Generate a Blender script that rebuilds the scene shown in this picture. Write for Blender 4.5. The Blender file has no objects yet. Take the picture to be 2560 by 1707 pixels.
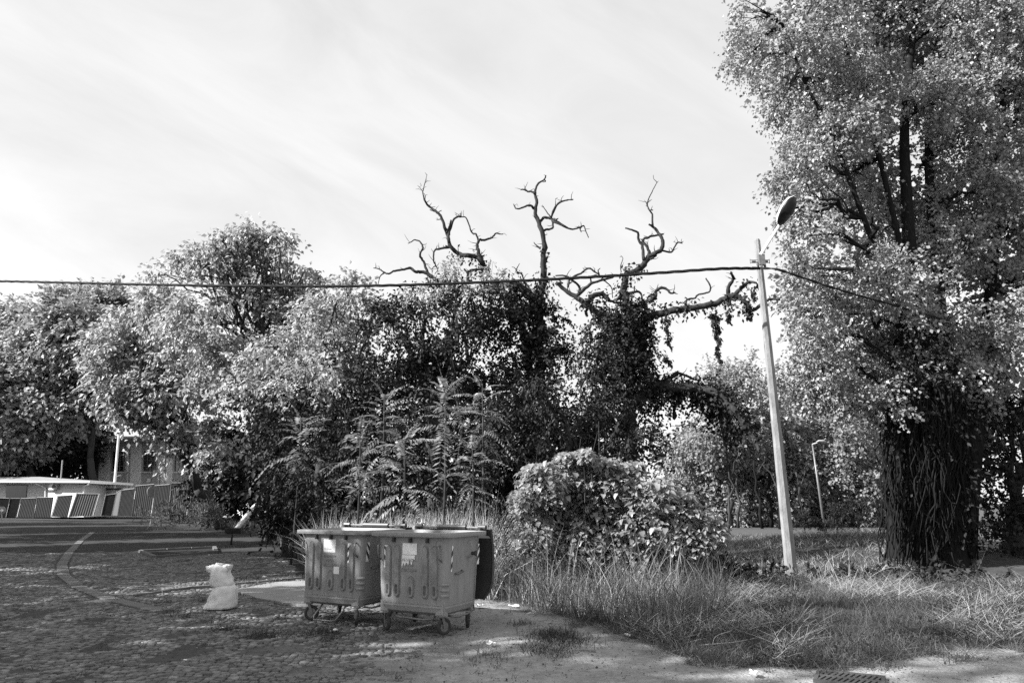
import bpy, math, random
import numpy as np
from mathutils import Vector, Matrix, Euler, noise

random.seed(7)
SC = bpy.context.scene
COL = SC.collection

# ------------------------------------------------------------------ camera
F = 1707.0                      # focal length in photo pixels (24 mm on 36 mm)
EYE = 1.7
PIT = math.atan(0.2345)
SP, CP = math.sin(PIT), math.cos(PIT)
cam_data = bpy.data.cameras.new("camera")
cam = bpy.data.objects.new("camera", cam_data)
COL.objects.link(cam)
cam_data.sensor_width = 36
cam_data.lens = 24
cam_data.clip_start = 0.1
cam_data.clip_end = 2000
cam.location = (0, 0, EYE)
cam.rotation_euler = (math.pi / 2 + PIT, 0, 0)
SC.camera = cam

# ------------------------------------------------------------------ light
SUN_EL = math.radians(33)
SUN_H = Vector((-0.96, -0.28)).normalized()         # horizontal direction towards the sun
world = bpy.data.worlds.new("World")
SC.world = world
world.use_nodes = True
nt = world.node_tree
nt.nodes.clear()
out = nt.nodes.new("ShaderNodeOutputWorld")
bg = nt.nodes.new("ShaderNodeBackground")
sky = nt.nodes.new("ShaderNodeTexSky")
sky.sky_type = 'NISHITA'
sky.sun_disc = False
sky.sun_elevation = SUN_EL
sky.sun_rotation = math.atan2(SUN_H.x, SUN_H.y)
bw = nt.nodes.new("ShaderNodeRGBToBW")
pw = nt.nodes.new("ShaderNodeMath"); pw.operation = 'POWER'; pw.inputs[1].default_value = 0.22
tc = nt.nodes.new("ShaderNodeTexCoord")
mp = nt.nodes.new("ShaderNodeMapping")
mp.vector_type = 'TEXTURE'
mp.inputs['Rotation'].default_value = (math.radians(14), math.radians(27), math.radians(8))
mp.inputs['Scale'].default_value = (0.8, 0.75, 0.24)
n1 = nt.nodes.new("ShaderNodeTexNoise")
n1.inputs['Scale'].default_value = 1.6; n1.inputs['Detail'].default_value = 7
n1.inputs['Roughness'].default_value = 0.58; n1.inputs['Distortion'].default_value = 0.6
cr = nt.nodes.new("ShaderNodeValToRGB")
cr.color_ramp.elements[0].position = 0.30; cr.color_ramp.elements[0].color = (0.82, 0.82, 0.82, 1)
cr.color_ramp.elements[1].position = 0.66; cr.color_ramp.elements[1].color = (1, 1, 1, 1)
mul = nt.nodes.new("ShaderNodeMath"); mul.operation = 'MULTIPLY'
gain = nt.nodes.new("ShaderNodeMath"); gain.operation = 'MULTIPLY'; gain.inputs[1].default_value = 2.85
L = nt.links.new
L(sky.outputs[0], bw.inputs[0]); L(bw.outputs[0], pw.inputs[0])
L(tc.outputs['Generated'], mp.inputs[0]); L(mp.outputs[0], n1.inputs['Vector'])
L(n1.outputs['Fac'], cr.inputs[0]); L(pw.outputs[0], mul.inputs[0]); L(cr.outputs[0], mul.inputs[1])
L(mul.outputs[0], gain.inputs[0]); L(gain.outputs[0], bg.inputs['Color'])
bg.inputs['Strength'].default_value = 0.1
L(bg.outputs[0], out.inputs[0])

sun_data = bpy.data.lights.new("sun", 'SUN')
sun_data.energy = 4.6
sun_data.angle = math.radians(0.5)
sun_data.color = (1, 1, 1)
sun = bpy.data.objects.new("sun", sun_data)
COL.objects.link(sun)
to_sun = Vector((SUN_H.x * math.cos(SUN_EL), SUN_H.y * math.cos(SUN_EL), math.sin(SUN_EL)))
sun.rotation_euler = to_sun.to_track_quat('Z', 'Y').to_euler()

SC.view_settings.view_transform = 'Standard'
SC.view_settings.look = 'None'
SC.view_settings.exposure = 1.55
SC.view_settings.gamma = 1.0
SC.view_settings.use_curve_mapping = False
SC.render.engine = 'CYCLES'
SC.cycles.max_bounces = 4
SC.cycles.diffuse_bounces = 1
SC.cycles.glossy_bounces = 2
SC.cycles.transmission_bounces = 3
SC.cycles.use_denoising = False
SC.render.filter_size = 1.3 if hasattr(SC.render, 'filter_size') else 1.5

# ------------------------------------------------------------------ helpers
CAM = Vector((0, 0, EYE))
def ray(px, py):
    a = (px - 1280) / F; b = (853.5 - py) / F
    return Vector((a, CP - b * SP, SP + b * CP))
def at(px, py, Y):
    d = ray(px, py)
    return CAM + d * (Y / d.y)
def gnd(px, py, z=0.0):
    d = ray(px, py)
    return CAM + d * ((z - EYE) / d.z)
def proj(x, y, z=0.0):
    """numpy friendly projection into photo pixels (used only to lay out the ground plan)"""
    z = z - EYE
    dep = y * CP + z * SP
    up = -y * SP + z * CP
    return 1280 + F * x / dep, 853.5 - F * up / dep

def sstep(a, b, x):
    t = np.clip((x - a) / (b - a), 0, 1)
    return t * t * (3 - 2 * t)

def terrain(x, y):
    """gentle ground relief, 0 in the yard"""
    x = np.asarray(x, float); y = np.asarray(y, float)
    z = 0.62 * np.exp(-((x - 12.0) / 5.0) ** 2 - ((y - 23.5) / 4.5) ** 2)
    z = z + 0.14 * sstep(2.0, 4.5, x) * np.exp(-((y - 12.0) / 2.2) ** 2)
    return z
def tz(x, y): return float(terrain(x, y))
def on(px, py):
    p = gnd(px, py)
    for _ in range(6): p = gnd(px, py, tz(p.x, p.y))
    return p

# ------------------------------------------------------------------ materials
def new_mat(name):
    m = bpy.data.materials.new(name); m.use_nodes = True
    return m, m.node_tree, m.node_tree.nodes['Principled BSDF']

def grey(name, v, rough=0.7, var=0.25, scale=6.0, bump=0.0, bscale=40.0, spec=0.3, stretch=None, metallic=0.0, detail=6, dark=None):
    m, t, b = new_mat(name)
    tc = t.nodes.new("ShaderNodeTexCoord")
    mp = t.nodes.new("ShaderNodeMapping")
    if stretch: mp.inputs['Scale'].default_value = stretch
    n = t.nodes.new("ShaderNodeTexNoise"); n.inputs['Scale'].default_value = scale
    n.inputs['Detail'].default_value = detail; n.inputs['Roughness'].default_value = 0.62
    r = t.nodes.new("ShaderNodeMapRange")
    r.inputs['From Min'].default_value = 0.3; r.inputs['From Max'].default_value = 0.7
    r.inputs['To Min'].default_value = v * (1 - var); r.inputs['To Max'].default_value = v * (1 + var)
    t.links.new(tc.outputs['Object'], mp.inputs[0]); t.links.new(mp.outputs[0], n.inputs['Vector'])
    t.links.new(n.outputs['Fac'], r.inputs['Value'])
    last = r.outputs[0]
    if dark:                                    # (scale, threshold, factor) irregular stains
        n3 = t.nodes.new("ShaderNodeTexNoise"); n3.inputs['Scale'].default_value = dark[0]; n3.inputs['Detail'].default_value = 8
        n3.inputs['Roughness'].default_value = 0.7
        t.links.new(mp.outputs[0], n3.inputs['Vector'])
        q = t.nodes.new("ShaderNodeMapRange"); q.inputs['From Min'].default_value = dark[1]; q.inputs['From Max'].default_value = dark[1] + 0.12
        q.inputs['To Min'].default_value = 1; q.inputs['To Max'].default_value = dark[2]
        t.links.new(n3.outputs['Fac'], q.inputs['Value'])
        mm = t.nodes.new("ShaderNodeMath"); mm.operation = 'MULTIPLY'
        t.links.new(last, mm.inputs[0]); t.links.new(q.outputs[0], mm.inputs[1]); last = mm.outputs[0]
    t.links.new(last, b.inputs['Base Color'])
    b.inputs['Roughness'].default_value = rough
    b.inputs['Metallic'].default_value = metallic
    b.inputs['Specular IOR Level'].default_value = spec
    if bump:
        n2 = t.nodes.new("ShaderNodeTexNoise"); n2.inputs['Scale'].default_value = bscale; n2.inputs['Detail'].default_value = 5
        t.links.new(mp.outputs[0], n2.inputs['Vector'])
        bp = t.nodes.new("ShaderNodeBump"); bp.inputs['Strength'].default_value = bump; bp.inputs['Distance'].default_value = 0.02
        t.links.new(n2.outputs['Fac'], bp.inputs['Height']); t.links.new(bp.outputs[0], b.inputs['Normal'])
    return m

def leafmat(name, v, var=0.35, trans=0.35, gloss=0.35, rough=0.45):
    """leaf: diffuse + translucent + a waxy coat, tone varies leaf by leaf"""
    m, t, b = new_mat(name)
    at_ = t.nodes.new("ShaderNodeAttribute"); at_.attribute_name = 'tone'
    r = t.nodes.new("ShaderNodeMapRange")
    r.inputs['To Min'].default_value = v * (1 - var); r.inputs['To Max'].default_value = v * (1 + var)
    t.links.new(at_.outputs['Fac'], r.inputs['Value'])
    t.links.new(r.outputs[0], b.inputs['Base Color'])
    b.inputs['Roughness'].default_value = rough
    b.inputs['Specular IOR Level'].default_value = gloss
    tr = t.nodes.new("ShaderNodeBsdfTranslucent")
    g = t.nodes.new("ShaderNodeMath"); g.operation = 'MULTIPLY'; g.inputs[1].default_value = 1.3
    t.links.new(r.outputs[0], g.inputs[0]); t.links.new(g.outputs[0], tr.inputs['Color'])
    mx = t.nodes.new("ShaderNodeMixShader"); mx.inputs[0].default_value = trans
    t.links.new(b.outputs[0], mx.inputs[1]); t.links.new(tr.outputs[0], mx.inputs[2])
    o = t.nodes['Material Output']
    t.links.new(mx.outputs[0], o.inputs['Surface'])
    return m

M = {}
M['bin'] = grey('bin_paint', 0.25, 0.55, 0.16, 5, 0.12, 60, 0.35, stretch=(3, 3, 0.7), dark=(3.5, 0.60, 0.55))
M['bin_dark'] = grey('bin_inside', 0.04, 0.7, 0.2, 6)
M['bin_rim'] = grey('bin_rim_metal', 0.26, 0.55, 0.22, 9, 0.15, 50, 0.4, stretch=(1, 6, 6), dark=(6, 0.62, 0.6))
M['bin_rib'] = grey('bin_rib_worn', 0.22, 0.5, 0.3, 7, 0.15, 50, 0.4, stretch=(1, 1, 0.8), dark=(4.2, 0.64, 0.7))
M['lid'] = grey('lid_plastic', 0.04, 0.5, 0.2, 4, spec=0.3)
M['hinge'] = grey('hinge_black', 0.04, 0.35, 0.2, 8, spec=0.5)
M['steel'] = grey('galvanised_steel', 0.15, 0.45, 0.3, 14, 0.1, 60, 0.5, metallic=0.3)
M['rubber'] = grey('rubber', 0.035, 0.8, 0.3, 20)
M['paper'] = grey('paper_white', 0.8, 0.8, 0.10, 9, dark=(14, 0.66, 0.5))
M['black'] = grey('black_print', 0.03, 0.6, 0.2, 9)
M['sack'] = grey('woven_sack', 0.66, 0.85, 0.10, 14, 0.25, 120, 0.2)
M['concrete'] = grey('pole_concrete', 0.20, 0.9, 0.28, 9, 0.4, 60, 0.1, stretch=(1, 1, 0.35), dark=(4, 0.56, 0.6))
M['white'] = grey('white_paint', 0.8, 0.5, 0.06, 5, spec=0.4)
M['hutwall'] = grey('hut_plaster', 0.62, 0.9, 0.06, 2, 0.1, 20)
M['housewall'] = grey('house_plaster', 0.8, 0.9, 0.10, 1.0, 0.1, 20, dark=(1.2, 0.66, 0.8))
M['housepanel'] = grey('house_panel', 0.42, 0.9, 0.1, 1.5)
M['window'] = grey('window_glass', 0.03, 0.15, 0.2, 3, spec=0.6)
M['frame'] = grey('window_frame', 0.22, 0.6, 0.1, 5)
M['fence'] = grey('fence_sheet', 0.035, 0.7, 0.15, 2.0, spec=0.1)
M['fence_pale'] = grey('fence_sheet_pale', 0.1, 0.55, 0.12, 2.0, spec=0.4)
M['post'] = grey('fence_post', 0.34, 0.6, 0.12, 4)
M['glass'] = grey('lamp_bowl', 0.012, 0.35, 0.3, 6, spec=0.25)
M['cable'] = grey('cable_black', 0.015, 0.6, 0.2, 9, spec=0.1)
M['bark'] = grey('dead_bark', 0.035, 0.9, 0.45, 6, 0.6, 25, 0.1, stretch=(2, 2, 0.5))
M['bark2'] = grey('live_bark', 0.045, 0.9, 0.4, 6, 0.5, 20, 0.1, stretch=(3, 3, 0.4))
M['barkdark'] = grey('vine_bark', 0.014, 0.95, 0.5, 6, 0.8, 18, 0.05, stretch=(5, 5, 0.25))
M['stone'] = grey('sett_stone', 0.135, 0.8, 0.5, 9.7, 0.25, 90, 0.3, detail=3)
def add_shade(m):
    t = m.node_tree; b = t.nodes['Principled BSDF']; src = b.inputs['Base Color'].links[0].from_socket
    a = t.nodes.new("ShaderNodeAttribute"); a.attribute_name = 'shade'; p = t.nodes.new("ShaderNodeMath"); p.inputs[1].default_value = 1.0
    q = t.nodes.new("ShaderNodeMath"); q.operation = 'MULTIPLY'; t.links.new(a.outputs['Fac'], p.inputs[0]); t.links.new(src, q.inputs[0]); t.links.new(p.outputs[0], q.inputs[1]); t.links.new(q.outputs[0], b.inputs['Base Color'])
add_shade(M['stone'])
M['kerb'] = grey('kerb_stone', 0.135, 0.85, 0.2, 5, 0.2, 60, 0.2, dark=(5, 0.6, 0.6))
M['slab'] = grey('slab_concrete', 0.24, 0.9, 0.15, 3, 0.2, 60, 0.1, dark=(2.5, 0.6, 0.75))
M['soil'] = grey('dark_soil', 0.028, 0.95, 0.4, 8, 0.5, 40, 0.1)
M['iron'] = grey('cast_iron', 0.06, 0.6, 0.3, 14, 0.2, 60, 0.4)
M['wood'] = grey('dry_wood', 0.22, 0.9, 0.2, 12)
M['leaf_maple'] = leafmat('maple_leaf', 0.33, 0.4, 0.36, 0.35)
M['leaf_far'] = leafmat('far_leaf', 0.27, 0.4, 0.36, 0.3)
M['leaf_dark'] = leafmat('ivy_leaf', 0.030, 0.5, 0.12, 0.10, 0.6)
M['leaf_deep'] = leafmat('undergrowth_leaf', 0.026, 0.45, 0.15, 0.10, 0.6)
M['leaf_poplar'] = leafmat('poplar_leaf', 0.24, 0.3, 0.24, 0.35, 0.4)
M['leaf_pale'] = leafmat('pale_leaf', 0.24, 0.3, 0.45, 0.3)
M['leaf_frond'] = leafmat('frond_leaf', 0.2, 0.3, 0.35, 0.5, 0.35)
M['leaf_knot'] = leafmat('knotweed_leaf', 0.26, 0.35, 0.35, 0.6, 0.3)
M['grass_dry'] = leafmat('dry_grass', 0.32, 0.4, 0.35, 0.2, 0.6)
M['grass'] = leafmat('green_grass', 0.085, 0.5, 0.3, 0.2, 0.6)
M['bleached'] = leafmat('sunlit_dry_grass', 0.46, 0.35, 0.35, 0.2, 0.6)  # dry grass lightened to look sunlit, for the blades behind the bins
M['weed'] = leafmat('weed', 0.05, 0.5, 0.3, 0.2, 0.6)
M['rib_outline'] = grey('rib_outline_dark', 0.14, 0.6, 0.3, 20)  # darker thin bead drawn round each rib
M['worn'] = grey('worn_dark_paint', 0.09, 0.6, 0.5, 30)

# ------------------------------------------------------------------ object helpers
def tag(o, label=None, cat=None, group=None, kind=None):
    if label: o['label'] = label
    if cat: o['category'] = cat
    if group: o['group'] = group
    if kind: o['kind'] = kind
    return o
def thing(name, label, cat, loc=(0, 0, 0), rotz=0.0, group=None):
    o = bpy.data.objects.new(name, None); COL.objects.link(o)
    o.empty_display_size = 0.1
    o.location = loc; o.rotation_euler = (0, 0, rotz)
    return tag(o, label, cat, group)
def link(name, me, mat, parent=None, world=False):
    if mat is not None and not me.materials: me.materials.append(mat)
    o = bpy.data.objects.new(name, me); COL.objects.link(o)
    if parent is not None:
        o.parent = parent
        if world: o.location = -Vector(parent.location)
    return o
def copy_tree(o, parent=None):
    c = o.copy(); COL.objects.link(c); c.parent = parent
    for ch in list(o.children): copy_tree(ch, c)
    return c

class MB:
    def __init__(s): s.v = []; s.f = []
    def add(s, vs, fs):
        k = len(s.v); s.v += [tuple(p) for p in vs]; s.f += [tuple(i + k for i in f) for f in fs]
    def box(s, c, d, R=None, taper=1.0):
        vs = []
        for z in (-.5, .5):
            k = taper if z > 0 else 1
            for x, y in ((-.5, -.5), (.5, -.5), (.5, .5), (-.5, .5)):
                p = Vector((x * d[0] * k, y * d[1] * k, z * d[2]))
                if R is not None: p = R @ p
                vs.append(p + Vector(c))
        s.add(vs, [(3, 2, 1, 0), (4, 5, 6, 7), (0, 1, 5, 4), (1, 2, 6, 5), (2, 3, 7, 6), (3, 0, 4, 7)])
        return s
    def loft(s, rings, cap0=True, cap1=True, closed=True):
        k = len(rings[0]); vs = [p for r in rings for p in r]; fs = []
        for i in range(len(rings) - 1):
            for j in range(k if closed else k - 1):
                a = i * k + j; b = i * k + (j + 1) % k
                fs.append((a, b, b + k, a + k))
        if cap0: fs.append(tuple(range(k - 1, -1, -1)))
        if cap1: fs.append(tuple(range((len(rings) - 1) * k, len(rings) * k)))
        s.add(vs, fs); return s
    def tube(s, pts, rad, n=8, flat=1.0):
        pts = [Vector(p) for p in pts]
        if not hasattr(rad, '__len__'): rad = [rad] * len(pts)
        rings = []; up = Vector((0.12, 0.31, 0.94)).normalized(); side = None
        for i, p in enumerate(pts):
            t = (pts[min(i + 1, len(pts) - 1)] - pts[max(i - 1, 0)])
            if t.length < 1e-7: t = Vector((0, 0, 1))
            t.normalize()
            if side is None:
                side = t.cross(up)
                if side.length < 0.1: side = t.cross(Vector((1, 0, 0)))
            side = (side - t * side.dot(t)); side.normalize()
            o = t.cross(side)
            rings.append([p + (side * math.cos(a) + o * math.sin(a) * flat) * rad[i] for a in [2 * math.pi * q / n for q in range(n)]])
        return s.loft(rings)
    def disc(s, c, axis, r, depth, n=20, r2=None):
        c = Vector(c); axis = Vector(axis).normalized()
        a = axis.cross(Vector((0, 0, 1)))
        if a.length < .1: a = axis.cross(Vector((1, 0, 0)))
        a.normalize(); b = axis.cross(a); r2 = r if r2 is None else r2
        R = [[c + axis * (q * depth) + (a * math.cos(t) + b * math.sin(t)) * rr for t in [2 * math.pi * i / n for i in range(n)]] for q, rr in ((-.5, r), (.5, r2))]
        return s.loft(R)
    def mesh(s, name, off=None):
        me = bpy.data.meshes.new(name)
        v = s.v if off is None else [(p[0] - off[0], p[1] - off[1], p[2] - off[2]) for p in s.v]
        me.from_pydata(v, [], s.f); me.validate(); return me
    def build(s, name, mat, parent=None, world=False, smooth=False):
        me = s.mesh(name, parent.location if (parent is not None and world) else None)
        if smooth: me.polygons.foreach_set('use_smooth', [True] * len(me.polygons))
        return link(name, me, mat, parent)

def np_mesh(name, V, T, tone=None, mat=None, parent=None, world=True):
    """triangle soup -> mesh; tone = one value per triangle"""
    V = np.asarray(V, np.float32)
    if parent is not None and world: V = V - np.array(parent.location, np.float32)
    me = bpy.data.meshes.new(name)
    T = np.asarray(T, np.int32)
    me.vertices.add(len(V)); me.vertices.foreach_set('co', V.ravel())
    me.loops.add(T.size); me.loops.foreach_set('vertex_index', T.ravel())
    me.polygons.add(len(T))
    me.polygons.foreach_set('loop_start', np.arange(0, T.size, 3, dtype=np.int32))
    me.polygons.foreach_set('loop_total', np.full(len(T), 3, np.int32))
    if tone is not None:
        a = me.attributes.new('tone', 'FLOAT', 'FACE'); a.data.foreach_set('value', np.asarray(tone, np.float32))
    me.update(calc_edges=True)
    return link(name, me, mat, parent)

def unit(a): return a / np.maximum(np.linalg.norm(a, axis=1, keepdims=True), 1e-9)

def leaf_geo(rs, P, D, N, Ln, Wd, fold=0.22):
    D = unit(D); S = unit(np.cross(D, N)); N = np.cross(S, D)
    n = len(P); Ln = np.broadcast_to(np.asarray(Ln, float).reshape(-1, 1), (n, 1)); Wd = np.broadcast_to(np.asarray(Wd, float).reshape(-1, 1), (n, 1))
    k = rs.uniform(0.35, 0.6, (n, 1))
    V = np.stack([P, P + D * Ln * k + S * Wd * .5 + N * Wd * fold, P + D * Ln, P + D * Ln * k - S * Wd * .5 + N * Wd * fold], 1).reshape(-1, 3)
    b = np.arange(n)[:, None] * 4
    T = np.concatenate([b + [0, 1, 2], b + [0, 2, 3]], 1).reshape(-1, 3)
    tone = np.repeat(rs.uniform(0, 1, n), 2)
    return V, T, tone

class Soup:
    def __init__(s): s.V = []; s.T = []; s.t = []; s.n = 0
    def add(s, V, T, tone):
        s.V.append(V); s.T.append(T + s.n); s.t.append(tone); s.n += len(V)
    def build(s, name, mat, parent=None, world=True):
        return np_mesh(name, np.concatenate(s.V), np.concatenate(s.T), np.concatenate(s.t), mat, parent, world)
    def tris(s): return sum(len(t) for t in s.T)

def blade_geo(rs, P, H, lean, W, curve=0.5):
    """curved grass blades; P base Nx3, H length, lean Nx2 horizontal lean, W width"""
    n = len(P); ln = np.asarray(H).reshape(-1, 1) * np.ones((n, 1))
    az = rs.uniform(0, 6.283, n); side = np.stack([np.cos(az), np.sin(az), np.zeros(n)], 1)
    W = np.asarray(W).reshape(-1, 1) * np.ones((n, 1))
    lean3 = np.concatenate([lean, np.zeros((n, 1))], 1)
    V = []
    for q, w in ((0, 1), (.4, .85), (.75, .55), (1, 0)):
        c = P + lean3 * ln * (q * (1 - curve) + curve * q * q) + np.array([0, 0, 1]) * ln * (q - 0.35 * curve * q * q * np.linalg.norm(lean, axis=1, keepdims=True) * 1.6)
        if w: V += [c - side * W * w * .5, c + side * W * w * .5]
        else: V += [c]
    V = np.stack(V, 1).reshape(-1, 3)
    b = np.arange(n)[:, None] * 7
    T = np.concatenate([b + [0, 1, 3], b + [0, 3, 2], b + [2, 3, 5], b + [2, 5, 4], b + [4, 5, 6]], 1).reshape(-1, 3)
    return V, T, np.repeat(rs.uniform(0, 1, n), 5)

# ------------------------------------------------------------------ ground plan
VEG = np.array([(-400, 1288), (370, 1292), (460, 1300), (560, 1318), (640, 1338), (700, 1385), (755, 1440), (830, 1482), (1100, 1492), (1210, 1502),
                (1300, 1516), (1400, 1540), (1560, 1590), (1700, 1640), (1850, 1664), (2000, 1674), (2100, 1670), (2300, 1640), (2450, 1622), (3000, 1605)], float)
def veg_edge(px): return np.interp(px, VEG[:, 0], VEG[:, 1])
NZ = lambda x, y, s, o=0: np.array([noise.noise(Vector((a * s + o, b * s, o))) for a, b in zip(np.ravel(x), np.ravel(y))]).reshape(np.shape(x))

def axis(a, b, c, d, fine, coarse):
    """a..b coarse, b..c fine, c..d coarse"""
    return np.concatenate([np.linspace(a, b, coarse, endpoint=False), np.arange(b, c, fine), np.linspace(c, d, coarse)])
gx = axis(-420, -13, 15, 420, 0.14, 26)
gy = np.concatenate([np.linspace(-200, 5, 14, endpoint=False), np.arange(5, 30, 0.14), np.arange(30, 75, 0.8), np.linspace(75, 700, 22)])
X, Y = np.meshgrid(gx, gy)
near = (X > -13.2) & (X < 15.2) & (Y > 4.8) & (Y < 30)
Zg = terrain(X, Y)
nz1 = np.zeros_like(X); nz2 = np.zeros_like(X)
nz1[near] = NZ(X[near], Y[near], 0.9, 3.1); nz2[near] = NZ(X[near], Y[near], 3.3, 9.2)
far = ~near
nz1[far] = NZ(X[far], Y[far], 0.25, 3.1)
Zg = Zg + near * (0.020 * nz1 + 0.010 * nz2)
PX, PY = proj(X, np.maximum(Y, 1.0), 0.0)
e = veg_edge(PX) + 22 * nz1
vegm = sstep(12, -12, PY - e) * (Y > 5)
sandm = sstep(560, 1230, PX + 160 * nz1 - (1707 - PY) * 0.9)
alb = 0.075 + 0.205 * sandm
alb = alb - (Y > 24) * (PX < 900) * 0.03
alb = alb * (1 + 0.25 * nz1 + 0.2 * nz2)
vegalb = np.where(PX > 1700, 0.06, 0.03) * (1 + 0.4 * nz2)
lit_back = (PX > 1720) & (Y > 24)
vegalb = np.where(lit_back, 0.085, vegalb)  # ground behind the bank paled so that it looks sunlit
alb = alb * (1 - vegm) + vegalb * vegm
alb = np.clip(alb, 0.03, 0.45)
V = np.stack([X, Y, Zg], -1).reshape(-1, 3)
ny, nx = X.shape
ii, jj = np.meshgrid(np.arange(ny - 1), np.arange(nx - 1), indexing='ij')
a0 = (ii * nx + jj).ravel()
T = np.concatenate([np.stack([a0, a0 + 1, a0 + nx + 1], 1), np.stack([a0, a0 + nx + 1, a0 + nx], 1)])
gm, t, b = new_mat('ground_dirt')
ga = t.nodes.new("ShaderNodeAttribute"); ga.attribute_name = 'alb'
tcn = t.nodes.new("ShaderNodeTexCoord")
gn = t.nodes.new("ShaderNodeTexNoise"); gn.inputs['Scale'].default_value = 9; gn.inputs['Detail'].default_value = 12; gn.inputs['Roughness'].default_value = 0.75
gr = t.nodes.new("ShaderNodeMapRange"); gr.inputs['From Min'].default_value = .3; gr.inputs['From Max'].default_value = .7; gr.inputs['To Min'].default_value = 0.62; gr.inputs['To Max'].default_value = 1.3
mm = t.nodes.new("ShaderNodeMath"); mm.operation = 'MULTIPLY'
t.links.new(tcn.outputs['Object'], gn.inputs['Vector']); t.links.new(gn.outputs['Fac'], gr.inputs['Value'])
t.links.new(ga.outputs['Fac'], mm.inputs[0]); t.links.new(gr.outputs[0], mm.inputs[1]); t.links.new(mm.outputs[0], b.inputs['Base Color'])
gv = t.nodes.new("ShaderNodeTexVoronoi"); gv.inputs['Scale'].default_value = 26
gn2 = t.nodes.new("ShaderNodeTexNoise"); gn2.inputs['Scale'].default_value = 30; gn2.inputs['Detail'].default_value = 8
add = t.nodes.new("ShaderNodeMath"); add.operation = 'ADD'
t.links.new(tcn.outputs['Object'], gv.inputs['Vector']); t.links.new(tcn.outputs['Object'], gn2.inputs['Vector'])
t.links.new(gv.outputs['Distance'], add.inputs[0]); t.links.new(gn2.outputs['Fac'], add.inputs[1])
bp = t.nodes.new("ShaderNodeBump"); bp.inputs['Strength'].default_value = 0.5; bp.inputs['Distance'].default_value = 0.02
t.links.new(add.outputs[0], bp.inputs['Height']); t.links.new(bp.outputs[0], b.inputs['Normal'])
b.inputs['Roughness'].default_value = 0.95; b.inputs['Specular IOR Level'].default_value = 0.1
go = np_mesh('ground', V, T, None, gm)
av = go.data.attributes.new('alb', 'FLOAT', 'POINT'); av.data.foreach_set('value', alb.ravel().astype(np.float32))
go.data.polygons.foreach_set('use_smooth', [True] * len(go.data.polygons))
tag(go, kind='structure')

def ground_z(x, y):
    """height of the built sheet incl. fine relief"""
    return tz(x, y) + 0.020 * noise.noise(Vector((x * .9 + 3.1, y * .9, 3.1))) + 0.010 * noise.noise(Vector((x * 3.3 + 9.2, y * 3.3, 9.2)))

# ------------------------------------------------------------------ setts
rs = np.random.RandomState(11)
pave = tag(bpy.data.objects.new('cobbled_road', None), kind='structure'); COL.objects.link(pave)
ARC = [(232, 1330), (203, 1350), (172, 1382), (154, 1412), (160, 1440), (190, 1464), (240, 1486), (300, 1505), (365, 1520), (440, 1534)]
arc_w = [gnd(*p) for p in ARC]
def near_arc(x, y, d):
    for i in range(len(arc_w) - 1):
        a, b_ = arc_w[i], arc_w[i + 1]
        ab = b_ - a; tt = max(0, min(1, ((x - a.x) * ab.x + (y - a.y) * ab.y) / (ab.x ** 2 + ab.y ** 2)))
        if math.hypot(x - a.x - ab.x * tt, y - a.y - ab.y * tt) < d: return True
    return False
PIT_C = [gnd(350, 1380), gnd(535, 1371), gnd(540, 1383), gnd(385, 1396)]
SLAB = [gnd(585, 1478), gnd(690, 1458), gnd(830, 1452), gnd(830, 1520), gnd(745, 1516), gnd(640, 1498)]
def inside(poly, x, y):
    c = False; j = len(poly) - 1
    for i in range(len(poly)):
        if (poly[i].y > y) != (poly[j].y > y) and x < (poly[j].x - poly[i].x) * (y - poly[i].y) / (poly[j].y - poly[i].y) + poly[i].x: c = not c
        j = i
    return c
stones = []
ang = math.radians(-9)
ca, sa = math.cos(ang), math.sin(ang)
row = 0
v = 2.0
while v < 25:
    pitch_v = 0.086 + 0.0022 * max(0, v - 12)
    u = -22 + rs.uniform(0, .1)
    while u < 6:
        w = rs.uniform(0.065, 0.115) * (1 + 0.03 * max(0, v - 12))
        uu = u + w / 2; u += w + rs.uniform(0.006, 0.014)
        # rows bow gently like hand laid setts
        x = uu * ca - (v + 0.25 * math.sin(uu * 0.35)) * sa; y = uu * sa + (v + 0.25 * math.sin(uu * 0.35)) * ca
        if y < 6.0 or y > 24: continue
        px, py = proj(x, y, 0)
        if px < -60 or px > 1420: continue
        n_ = noise.noise(Vector((x * .8, y * .8, 5)))
        if py < veg_edge(px) + 6 + 22 * n_: continue
        if near_arc(x, y, 0.20) or inside(PIT_C, x, y) or inside(SLAB, x, y): continue
        bury = float(sstep(700, 1220, px + 190 * n_ - (1707 - py) * 0.7))
        lift = 0.0115 - 0.026 * max(0.0, min(1.0, (noise.noise(Vector((x * 1.7, y * 1.7, 8))) - .05) * 3.2)) - 0.032 * bury + rs.uniform(-.010, .007) + 0.010 * n_
        if lift < -0.008: continue
        stones.append((math.hypot(x, y), x, y, w, pitch_v - rs.uniform(0.006, 0.014), lift, rs.uniform(-.12, .12), rs.randint(4)))
    v += pitch_v; row += 1
stones.sort(key=lambda s: s[0])
def stone_mesh(k):
    r = np.random.RandomState(50 + k); m = MB(); rings = []
    for z, q in ((-0.03, 1.0), (0.002, 0.98), (0.008, 0.84)):
        ring = []
        for i in range(8):
            a = 2 * math.pi * (i + .5) / 8
            cx = math.copysign(abs(math.cos(a)) ** .45, math.cos(a)); cy = math.copysign(abs(math.sin(a)) ** .45, math.sin(a))
            jit = 1 + r.uniform(-.10, .06)
            ring.append((cx * .5 * q * jit, cy * .5 * q * jit, z))
        rings.append(ring)
    m.loft(rings, cap0=False)
    me = m.mesh('sett'); me.materials.append(M['stone']); me.polygons.foreach_set('use_smooth', [True] * len(me.polygons)); return me
SM = [stone_mesh(k) for k in range(4)]
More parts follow.
